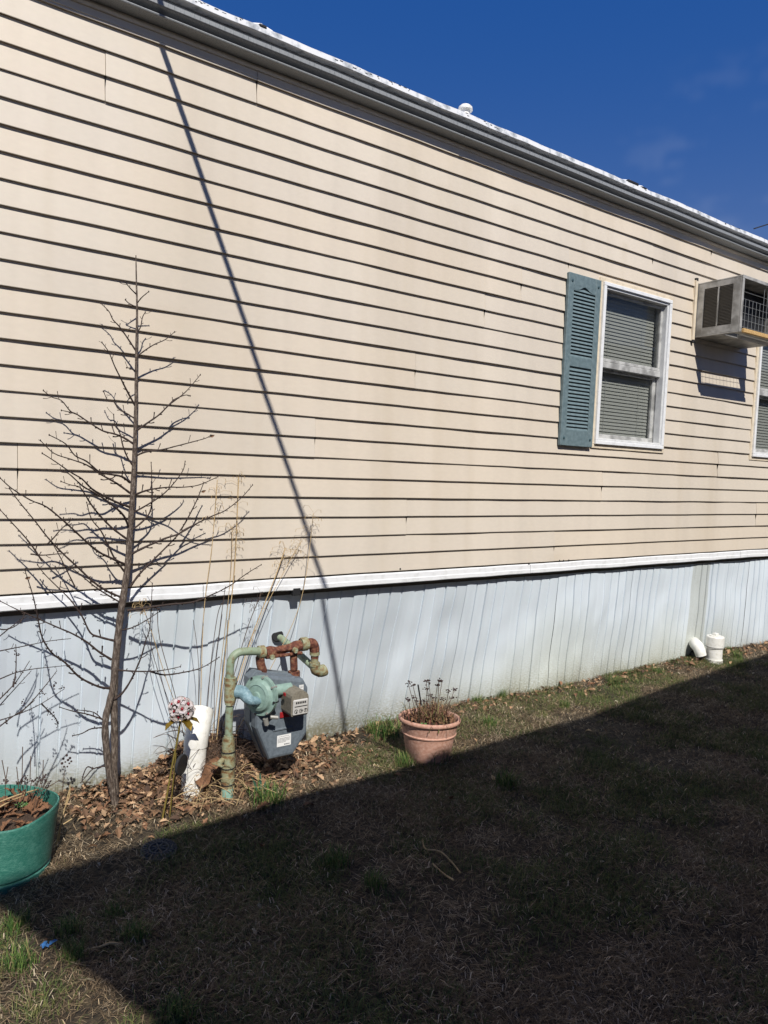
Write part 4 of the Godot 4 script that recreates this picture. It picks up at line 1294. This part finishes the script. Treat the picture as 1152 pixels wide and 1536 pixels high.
func make_flower() -> void:
	var o := base("solar_flower_stake")
	tag(o, "garden stake topped by a ball of red and silver metal flowers", "garden ornament")
	var z := 0.29
	var c := at(272, 1064, z)
	var b := MB.new()
	b.tube(curve(line([[240, 1246, z + 0.05], [249, 1200, z + 0.03], [258, 1150, z + 0.01], [266, 1110, z], [271, 1078, z]]), 4), 0.0042, 8)
	obj("stake", b, mats.stake, o)
	b = MB.new()
	b.tube(line([[253, 1240, z + 0.03], [259, 1180, z + 0.02], [264, 1130, z + 0.01]]), 0.003, 6)
	obj("second_rod", b, mats.stake, o)
	b = MB.new()
	b.ball(c, 0.040, 18)
	obj("core", b, plain(S(72, 58, 44), 0.6), o)
	var n := 20
	for k in n:
		var y := 1.0 - 2.0 * (k + 0.5) / n
		if y < -0.85: continue
		var a := k * 2.39996
		var d := Vector3(sqrt(1.0 - y * y) * cos(a), y, sqrt(1.0 - y * y) * sin(a))
		var x := Transform3D(Basis(Quaternion(Vector3.UP, d)), c + d * R.randf_range(0.030, 0.040))
		b = MB.new()
		for p in 6:
			var w := TAU * p / 6
			var dir := Vector3(cos(w), 0, sin(w)); var sd := Vector3(-sin(w), 0, cos(w))
			var pts := [Vector3.ZERO, dir * 0.009 + Vector3(0, 0.010, 0), dir * 0.019 + Vector3(0, 0.016, 0), dir * 0.025 + Vector3(0, 0.013, 0)]
			var ws := [0.002, 0.007, 0.009, 0.003]
			for i in 3: b.quad(x * (pts[i] - sd * ws[i]), x * (pts[i + 1] - sd * ws[i + 1]), x * (pts[i + 1] + sd * ws[i + 1]), x * (pts[i] + sd * ws[i]))
		for i in b.v.size(): b.v[i] += Vector3(R.randfn(), R.randfn(), R.randfn()) * 0.0012
		var f := obj("flower", b, mats.petal, o)
		b = MB.new()
		b.ball(x * Vector3(0, 0.011, 0), R.randf_range(0.0045, 0.007), 8, R.randf_range(0.7, 1.4))
		obj("centre", b, mats.petal_red, f)
	for q in [[-0.9, 0.3], [0.2, 1.0], [0.8, 0.2], [-0.2, -0.9]]:
		b = MB.new()
		var d := Vector3(q[0], 0, q[1]).normalized()
		leaf_shape(b, Transform3D(Basis(Vector3.UP, atan2(d.x, d.z)) * Basis(Vector3.RIGHT, 0.35), c + Vector3(0, -0.046, 0)), 0.085, 1)
		obj("sepal", b, mats.gold, o)
	b = MB.new()
	b.lathe([Vector2(0.0, -0.008), Vector2(0.040, -0.008), Vector2(0.044, -0.004), Vector2(0.044, 0.004), Vector2(0.041, 0.006)], 28, Transform3D(Basis(Vector3.UP, 0.70) * Basis(Vector3.RIGHT, PI / 2), at(272, 1147, z + 0.03)))
	obj("panel_housing", b, mats.rubber, o)
	b = MB.new()
	b.lathe([Vector2(0.041, 0.0055), Vector2(0.0, 0.0056)], 28, Transform3D(Basis(Vector3.UP, 0.70) * Basis(Vector3.RIGHT, PI / 2), at(272, 1147, z + 0.03)))
	obj("solar_panel", b, mats.panel, o)

func make_small() -> void:
	var c := Vector3(0.85, 0, 0.547)
	c.y = gh(c.x, c.z) + 0.012
	var o := base("drain_cover", c)
	tag(o, "small round slotted iron cover lying in the shaded grass below the tree", "drain cover")
	o.rotation = Vector3(0.06, 0, 0.03)
	var b := MB.new()
	b.lathe([Vector2(0.068, -0.02), Vector2(0.068, 0.006), Vector2(0.064, 0.009), Vector2(0.060, 0.006), Vector2(0.0, 0.006)], 36)
	obj("plate", b, mats.iron, o)
	b = MB.new()
	b.lathe([Vector2(0.040, 0.0065), Vector2(0.039, 0.0145), Vector2(0.034, 0.0145), Vector2(0.033, 0.0065)], 30)
	obj("inner_ring", b, mats.iron, o)
	for k in 26:
		b = MB.new()
		b.box(Vector3(0.042, 0.0062, -0.0026), Vector3(0.061, 0.0145, 0.0026), 0.001, Transform3D(Basis(Vector3.UP, TAU * k / 26), Vector3.ZERO))
		obj("rib", b, mats.iron, o)
	for k in 8:
		b = MB.new()
		b.box(Vector3(0.006, 0.0062, -0.0024), Vector3(0.030, 0.0145, 0.0024), 0.001, Transform3D(Basis(Vector3.UP, TAU * k / 8), Vector3.ZERO))
		obj("spoke", b, mats.iron, o)
	# hole where the trim band is interrupted
	b = MB.new()
	b.box(Vector3(-0.021, -0.021, -0.03), Vector3(0.021, 0.016, 0.004), 0.002, Transform3D(Basis.IDENTITY, at(445, 887, 0.025)))
	tag(obj("outlet_box", b, mats.black), "small square black opening in the white trim above the gas meter", "box")
	# loose pieces on the lawn
	b = MB.new()
	for p in [[0.0, 0.0, 0.3], [0.012, 0.006, 1.6], [-0.008, 0.01, 2.4]]:
		leaf_shape(b, Transform3D(Basis(Vector3.UP, p[2]) * Basis(Vector3.RIGHT, -0.3), Vector3(p[0], 0, p[1])), 0.028, 1)
	var l := obj("plastic_scrap", b, plain(S(58, 112, 168), 0.4))
	l.position = Vector3(0.385, gh(0.385, 0.917) + 0.012, 0.917)
	tag(l, "crumpled scrap of blue plastic on the sunlit grass at lower left", "litter")
	for q in [[[[132, 1431, 0.0], [148, 1427, 0.0], [165, 1424, 0.0], [182, 1423, 0.0]], 0.004, "pale split stick lying on the sunlit grass at lower left", mats.straw], [[[634, 1262, 0], [638, 1278, 0], [660, 1283, 0], [678, 1298, 0], [690, 1312, 0]], 0.003, "curved pale stalk lying in the middle of the shaded lawn", mats.straw], [[[648, 1302, 0], [664, 1313, 0], [680, 1328, 0]], 0.0035, "short straight stick beside the curved stalk on the shaded lawn", mats.straw], [[[345, 1262, 0], [385, 1240, 0], [440, 1272, 0], [470, 1297, 0]], 0.0025, "long bent grass stem on the shaded lawn below the gas meter", mats.deadstem], [[[176, 1453, 0], [190, 1437, 0], [200, 1422, 0]], 0.002, "thin upright straw in the shade near the lower left corner", mats.straw], [[[560, 1152, 0], [590, 1158, 0], [618, 1161, 0]], 0.003, "long pale straw at the sunny foot of the terracotta pot", mats.straw]]:
		b = MB.new()
		var pts := []
		for p in q[0]:
			var g := on_ground(p[0], p[1])
			pts.append(g + Vector3(0, 0.014 + 0.006 * sin(p[0]), 0))
		b.tube(curve(pts, 4), q[1], 6)
		tag(obj("fallen_stick", b, q[3]), q[2], "stick", "sticks and straws lying on the lawn")
	# curled sheet of bark behind the white pipe
	b = MB.new()
	var pc := at(316, 1160, 0.20)
	var pv := []
	for i in 9:
		var a := -0.9 + i * 0.28
		var row := []
		for j in 5: row.append(pc + Basis(Vector3.BACK, 0.7) * Vector3(-0.07 + 0.035 * j, 0.04 * cos(a) - 0.012 * sin(j * 2.0), 0.05 * sin(a)))
		if i > 0:
			for j in 4: b.quad(pv[j], pv[j + 1], row[j + 1], row[j])
		pv = row
	tag(obj("curled_bark", b, mats.brownleaf), "curled brown sheet of bark between the white pipe and gas riser", "bark")
	for q in [[470, 1214, 0.06, "curled tan oak leaf at the shadow edge right of the gas riser"], [385, 1222, 0.07, "tan oak leaf lying on the shadow edge just below the gas riser"], [495, 1158, 0.045, "dead leaf on the sunlit thatch left of the terracotta pot"], [590, 1168, 0.05, "reddish dead leaf in front of the terracotta pot's left foot"], [676, 1205, 0.05, "lone brown leaf upright on the shaded lawn below the pot"], [945, 1172, 0.03, "pale leaf scrap on the shaded lawn at far right"], [740, 1176, 0.035, "pale leaf on the shaded lawn right of the pot"], [878, 1101, 0.04, "brown leaf at the shadow edge right of centre"], [393, 1277, 0.055, "wide tan leaf on the dark lawn beneath the gas meter"], [152, 1265, 0.05, "upright russet leaf in the sun just right of the green tub"]]:
		b = MB.new()
		leaf_shape(b, Transform3D(Basis(Vector3.UP, R.randf() * TAU) * Basis(Vector3.RIGHT, R.randf_range(-0.8, -0.1)), Vector3.ZERO), q[2], 3)
		var f := obj("fallen_leaf", b, mats.brownleaf if q[2] > 0.04 else mats.straw)
		f.position = on_ground(q[0], q[1]) + Vector3(0, 0.016, 0)
		tag(f, q[3], "leaf", "single leaves lying on the lawn")

func on_ground(px: float, py: float) -> Vector3:
	var d := view * Vector3((px - 576.0) / FOCAL, -(py - 768.0) / FOCAL, -1.0)
	var h := 0.0
	var p := CAM
	for i in 6:
		p = CAM + d * ((h - CAM.y) / d.y)
		h = gh(p.x, p.z)
	return p

func make_plants() -> void:
	# tall dry grass behind the meter
	var o := base("dry_grass_clump")
	tag(o, "clump of tall pale dry grass stalks standing behind the gas riser", "grass")
	var st := [[[325, 1110], [340, 960], [352, 850], [358, 715]], [[300, 1110], [305, 930], [318, 820], [326, 720]], [[318, 1110], [336, 960], [347, 850], [348, 790]], [[335, 1090], [376, 960], [412, 868], [428, 822]], [[337, 1100], [384, 945], [430, 850], [452, 812]], [[343, 1120], [430, 955], [456, 880], [470, 770]], [[280, 1100], [250, 1020], [225, 940], [212, 905]], [[276, 1105], [262, 1040], [240, 960], [236, 915]], [[270, 1100], [235, 1000], [222, 950]], [[322, 1110], [322, 1010], [330, 940], [338, 880]], [[296, 1110], [298, 1000], [290, 930]], [[308, 1110], [316, 1000], [326, 925], [333, 905]], [[330, 1100], [352, 1010], [372, 940], [392, 890]], [[330, 1110], [334, 1040], [340, 1000], [341, 930]]]
	for i in st.size():
		var b := MB.new()
		var pts := []
		for k in st[i].size(): pts.append(at(st[i][k][0], st[i][k][1], lerpf(0.06, 0.02 + 0.01 * i, float(k) / 3.0)))
		b.tube(curve(pts, 5), 0.0026 if i == 3 or i == 0 else R.randf_range(0.0012, 0.0020), 5)
		var tip: Vector3 = pts[-1]
		var from: Vector3 = pts[-2]
		if i < 7 or i == 12:
			for k in 16:
				var p := from.lerp(tip, R.randf_range(0.35, 1.02))
				var d := Vector3(R.randf_range(-1, 1), R.randf_range(0.2, 1.0), R.randf_range(-0.6, 0.6)).normalized() * R.randf_range(0.02, 0.06)
				var q := p + d
				b.tube([p, p + d * 0.7, q + Vector3(d.x * 0.4, -0.012, 0)], 0.0006, 3, false)
				b.tube([q + Vector3(d.x * 0.4, -0.012, 0), q + Vector3(d.x * 0.5, -0.026, 0)], 0.0012, 4)
		obj("stem", b, mats.straw if i < 7 else mats.deadstem, o)
	var t := MB.new()                                           # snarl of fine dead blades at its foot
	for k in 190:
		var p := at(R.randf_range(272, 356), R.randf_range(1110, 1200), R.randf_range(-0.02, 0.24))
		p.y = maxf(gh(p.x, p.z), 0.0)
		var l := R.randf_range(0.06, 0.24)
		var a := R.randf() * TAU
		var d := Vector3(cos(a), 0, sin(a) * 0.7)
		t.tube(curve([p, p + Vector3.UP * l * 0.5 + d * l * 0.15, p + Vector3.UP * l * 0.85 + d * l * 0.45, p + Vector3.UP * l * 0.75 + d * l * R.randf_range(0.6, 1.0)], 3), R.randf_range(0.0007, 0.0014), 4, false)
	tag(obj("dead_blades", t, mats.deadstem, o), "", "", "", "stuff")
	t = MB.new()
	for k in 90:
		var p := at(R.randf_range(290, 372), R.randf_range(1110, 1190), R.randf_range(0.1, 0.32))
		p.y = maxf(gh(p.x, p.z), 0.0) + R.randf_range(0.0, 0.06)
		var l := R.randf_range(0.06, 0.2)
		var a := R.randf() * TAU
		var d := Vector3(cos(a), R.randf_range(-0.1, 0.5), sin(a)).normalized()
		t.tube(curve([p, p + d * l * 0.5 + Vector3(0, 0.02, 0), p + d * l], 3), R.randf_range(0.0009, 0.0017), 4, false)
	tag(obj("straw_tangle", t, mats.straw, o), "", "", "", "stuff")
	# lone stalk with a seed head between tub and tree
	o = base("seed_stalk")
	tag(o, "single dried flower stalk with round dark seed head between tub and tree", "plant")
	var b := MB.new()
	b.tube(curve(line([[93, 1210, 0.0], [94, 1180, 0.0], [98, 1150, 0.0]]), 4), 0.0014, 5)
	obj("stem", b, mats.deadstem, o)
	b = MB.new()
	for q in [[100, 1133], [95, 1138], [105, 1137], [98, 1143], [104, 1145], [93, 1145], [101, 1150], [107, 1142], [96, 1150], [102, 1140]]: b.ball(at(q[0], q[1], R.randf_range(-0.01, 0.02)), R.randf_range(0.004, 0.0065), 7)
	obj("seed_head", b, mats.seed, o)
	# small bare weed left of the tree foot
	o = base("straw_weed")
	tag(o, "small dry weed with straw stems growing beside the green tub", "plant")
	for q in [[[82, 1282], [90, 1240], [98, 1210], [104, 1185]], [[88, 1262], [92, 1235], [95, 1222]], [[96, 1215], [104, 1195], [105, 1178]], [[92, 1238], [102, 1232], [108, 1228]]]:
		b = MB.new()
		b.tube(curve(line(q.map(func(p): return [p[0], p[1], 0.33])), 3), 0.0022, 5)
		obj("stem", b, mats.straw, o)
	# green plant with bluish leaves under the meter
	o = base("daffodil_shoots")
	tag(o, "blue-green strap leaves sprouting under the gas meter", "plant")
	for q in [[[388, 1205], [386, 1185], [378, 1166]], [[390, 1205], [391, 1180], [390, 1160]], [[394, 1205], [396, 1185], [398, 1172]], [[398, 1205], [405, 1190], [412, 1182]]]:
		b = MB.new()
		var pts := line(q.map(func(p): return [p[0], p[1], 0.30]))
		b.strip(curve(pts, 2), [0.005, 0.006, 0.006, 0.005, 0.002], Vector3(0.8, 0, 0.6))
		obj("leaf", b, mats.blueleaf, o)
	# grass tufts
	var gr := [lin(56, 86, 32), lin(74, 108, 40), lin(46, 72, 30), lin(96, 118, 54), lin(136, 126, 82)]
	var tuft := obj("grass_tuft", blade_clump(190, 0.05, 0.15, 0.0019, 0.075, 0.7, gr), mats.blade)
	tag(tuft, "tall green grass tuft at the skirting just left of the terracotta pot", "grass", "green grass tufts in the thatch")
	tuft.position = on_ground(583, 1108)
	for q in [[604, 1150, 0.6, "small green tuft at the terracotta pot's left foot"], [655, 1142, 0.75, "green tuft in front of the terracotta pot's foot"], [404, 1210, 0.85, "green tuft on the shadow edge below the gas meter"], [716, 1056, 0.45, "thin green tuft at the skirting right of the pot"], [750, 1046, 0.5, "second thin tuft along the skirting right of the pot"], [735, 1090, 0.5, "low green tuft in the sun right of the terracotta pot"], [22, 1395, 0.5, "green tuft in the sun at the left edge below the tub"], [25, 1455, 0.55, "green tuft in the bottom left corner of the lawn"], [108, 1440, 0.45, "sunlit green tuft right of the pale split stick"], [104, 1402, 0.5, "dark tuft on the shadow edge below the green tub"], [205, 1408, 0.5, "dark green tuft in the shade at lower left"], [172, 1380, 0.4, "faint tuft in the shade above the lower left corner"], [505, 1300, 0.6, "grass tuft in the shade below the gas meter"], [760, 1180, 0.7, "broad green tuft in the shade right of the pot"], [268, 1528, 0.55, "bright green tuft at the bottom edge left of centre"], [920, 1028, 0.55, "leafy green tuft near the skirting towards the cleanout pipe"], [985, 1012, 0.45, "little tuft by the skirting left of the drain elbow"], [1105, 988, 0.5, "tuft in the sun right of the cleanout pipe"], [848, 1062, 0.4, "low tuft on the sunlit strip right of centre"], [562, 1330, 0.5, "dim tuft low in the middle of the lawn"], [560, 1100, 0.6, "green tuft at the skirting left of the tallest tuft"]]:
		dup(tuft, on_ground(q[0], q[1]), R.randf() * TAU, q[3], q[2])

func scatter(called: String, mesh: Mesh, xf: Array, cols: Array) -> MultiMeshInstance3D:
	var mm := MultiMesh.new()
	mm.transform_format = MultiMesh.TRANSFORM_3D
	mm.use_colors = true
	mm.mesh = mesh
	mm.instance_count = xf.size()
	for i in xf.size():
		mm.set_instance_transform(i, xf[i])
		mm.set_instance_color(i, cols[i])
	var o := MultiMeshInstance3D.new()
	o.multimesh = mm
	o.name = numbered(self, called)
	add_child(o, true)
	return o

func shown(x: float, z: float) -> bool:                        # near enough to the field of view to be worth planting
	var d := Vector2(x, z) - Vector2(CAM.x, CAM.z)
	var a := atan2(d.x, -d.y)
	return a > -0.02 and a < 1.28

func make_litter() -> void:
	# thatch: short dead blades lying every way
	var xf := []; var cols := []
	var lying := MB.new()
	for i in 16:
		var a := R.randf() * TAU
		var d := Vector3(cos(a), 0, sin(a))
		var l := R.randf_range(0.02, 0.062)
		var p := Vector3(R.randfn(), 0, R.randfn()) * 0.032 + Vector3(0, R.randf_range(0.002, 0.014), 0)
		var bend := d.cross(Vector3.UP) * R.randf_range(-0.22, 0.22) * l
		lying.col = Color(1, 1, 1).lerp(Color(0.32, 0.27, 0.22), R.randf())
		var w := R.randf_range(0.0005, 0.0012)
		lying.strip([p - d * l * 0.5, p + bend * 0.4 + Vector3(0, R.randf_range(0.002, 0.014), 0), p + d * l * 0.5 + Vector3(0, R.randf_range(-0.004, 0.014), 0)], [w, w, w * 0.4], d.cross(Vector3.UP))
	var tones := [lin(184, 162, 128), lin(138, 120, 92), lin(214, 196, 166), lin(96, 80, 60), lin(160, 138, 108), lin(118, 100, 76)]
	while xf.size() < 18000:
		var x := R.randf_range(-0.1, 7.6); var z := R.randf_range(-0.25, 2.75)
		if not shown(x, z): continue
		var near := Vector2(x, z - CAM.z).length()
		if R.randf() > clampf(2.6 / near, 0.25, 1.0): continue
		var patch := NZ.get_noise_2d(x * 26.0 + 500.0, z * 26.0)
		if patch < -0.02 and R.randf() < 0.75: continue
		var s := R.randf_range(0.6, 1.15)
		xf.append(Transform3D(Basis(Vector3.UP, R.randf() * TAU).scaled(Vector3(s, s, s)), Vector3(x, gh(x, z), z)))
		cols.append(tones[R.randi() % tones.size()] * R.randf_range(0.6, 1.05))
	tag(scatter("dead_grass", lying.mesh(mats.blade), xf, cols), "matted straw-coloured dead grass covering the side yard", "grass", "", "stuff")
	# sparse green blades
	xf = []; cols = []
	var green := blade_clump(12, 0.012, 0.036, 0.0010, 0.045, 1.2, [Color.WHITE, Color(0.8, 0.8, 0.7), Color(1.1, 1.0, 0.8)])
	while xf.size() < 14000:
		var x := R.randf_range(-0.1, 7.6); var z := R.randf_range(-0.12, 2.75)
		if not shown(x, z): continue
		var k := NZ.get_noise_2d(x * 34.0 + 60.0, z * 34.0 + 200.0) + 0.5 * NZ.get_noise_2d(x * 90.0, z * 90.0 + 30.0)
		if k < 0.10 - R.randf() * 0.25: continue
		if x < 1.9 and z < 0.42: continue
		var s := R.randf_range(0.6, 1.2)
		xf.append(Transform3D(Basis(Vector3.UP, R.randf() * TAU).scaled(Vector3.ONE * s), Vector3(x, gh(x, z), z)))
		cols.append([lin(76, 92, 44), lin(92, 104, 52), lin(64, 80, 40), lin(116, 116, 70)][R.randi() % 4])
	tag(scatter("green_grass", green.mesh(mats.blade), xf, cols), "thin green grass coming up through the dead lawn", "grass", "", "stuff")
	# torn bits of leaf and pale chaff lying all over the lawn
	xf = []; cols = []
	var bit := MB.new()
	leaf_shape(bit, Transform3D.IDENTITY, 0.024, 1)
	while xf.size() < 900:
		var x := R.randf_range(-0.1, 7.4); var z := R.randf_range(-0.1, 2.75)
		if not shown(x, z): continue
		var bs := Basis(Vector3.UP, R.randf() * TAU) * Basis(Vector3.RIGHT, R.randfn() * 0.5) * Basis(Vector3.BACK, R.randfn() * 0.5)
		xf.append(Transform3D(bs.scaled(Vector3.ONE * R.randf_range(0.25, 1.1)), Vector3(x, gh(x, z) + 0.008, z)))
		cols.append([lin(196, 184, 160), lin(150, 122, 92), lin(96, 72, 52), lin(70, 52, 40), lin(124, 104, 74)][R.randi() % 5])
	tag(scatter("leaf_chaff", bit.mesh(mats.blade), xf, cols), "small torn leaf bits and pale chaff scattered over the lawn", "leaves", "", "stuff")
	# leaf litter drifted against the skirting
	var lt := [lin(132, 101, 73), lin(104, 78, 57), lin(158, 126, 95), lin(82, 62, 48), lin(176, 146, 114), lin(132, 96, 70)]
	for v in 3:
		xf = []; cols = []
		var lf := MB.new()
		leaf_shape(lf, Transform3D.IDENTITY, 0.05, [3, 2, 4][v])
		while xf.size() < 1500:
			var x := 0.0; var z := 0.0
			if R.randf() < 0.80:
				x = 1.28 + R.randfn() * 0.36; z = 0.06 + R.randfn() * 0.14
			else:
				x = R.randf_range(0.6, 6.6); z = -lean(x) * 0.85 + 0.02 + absf(R.randfn()) * 0.10
			if z < -lean(x) * 0.85 - 0.02 or x < 0.62 or z > 0.5: continue
			var bs := Basis(Vector3.UP, R.randf() * TAU) * Basis(Vector3.RIGHT, R.randfn() * 0.4) * Basis(Vector3.BACK, R.randfn() * 0.4)
			xf.append(Transform3D(bs.scaled(Vector3.ONE * R.randf_range(0.25, 0.95)), Vector3(x, gh(x, z) + R.randf_range(0.002, 0.022), z)))
			cols.append(lt[R.randi() % lt.size()] * R.randf_range(0.7, 1.1))
		tag(scatter("leaf_litter", lf.mesh(mats.blade), xf, cols), ["drift of brown oak leaves", "drift of small brown leaves", "drift of ragged brown leaves"][v] + " heaped along the foot of the skirting", "leaves", "", "stuff")
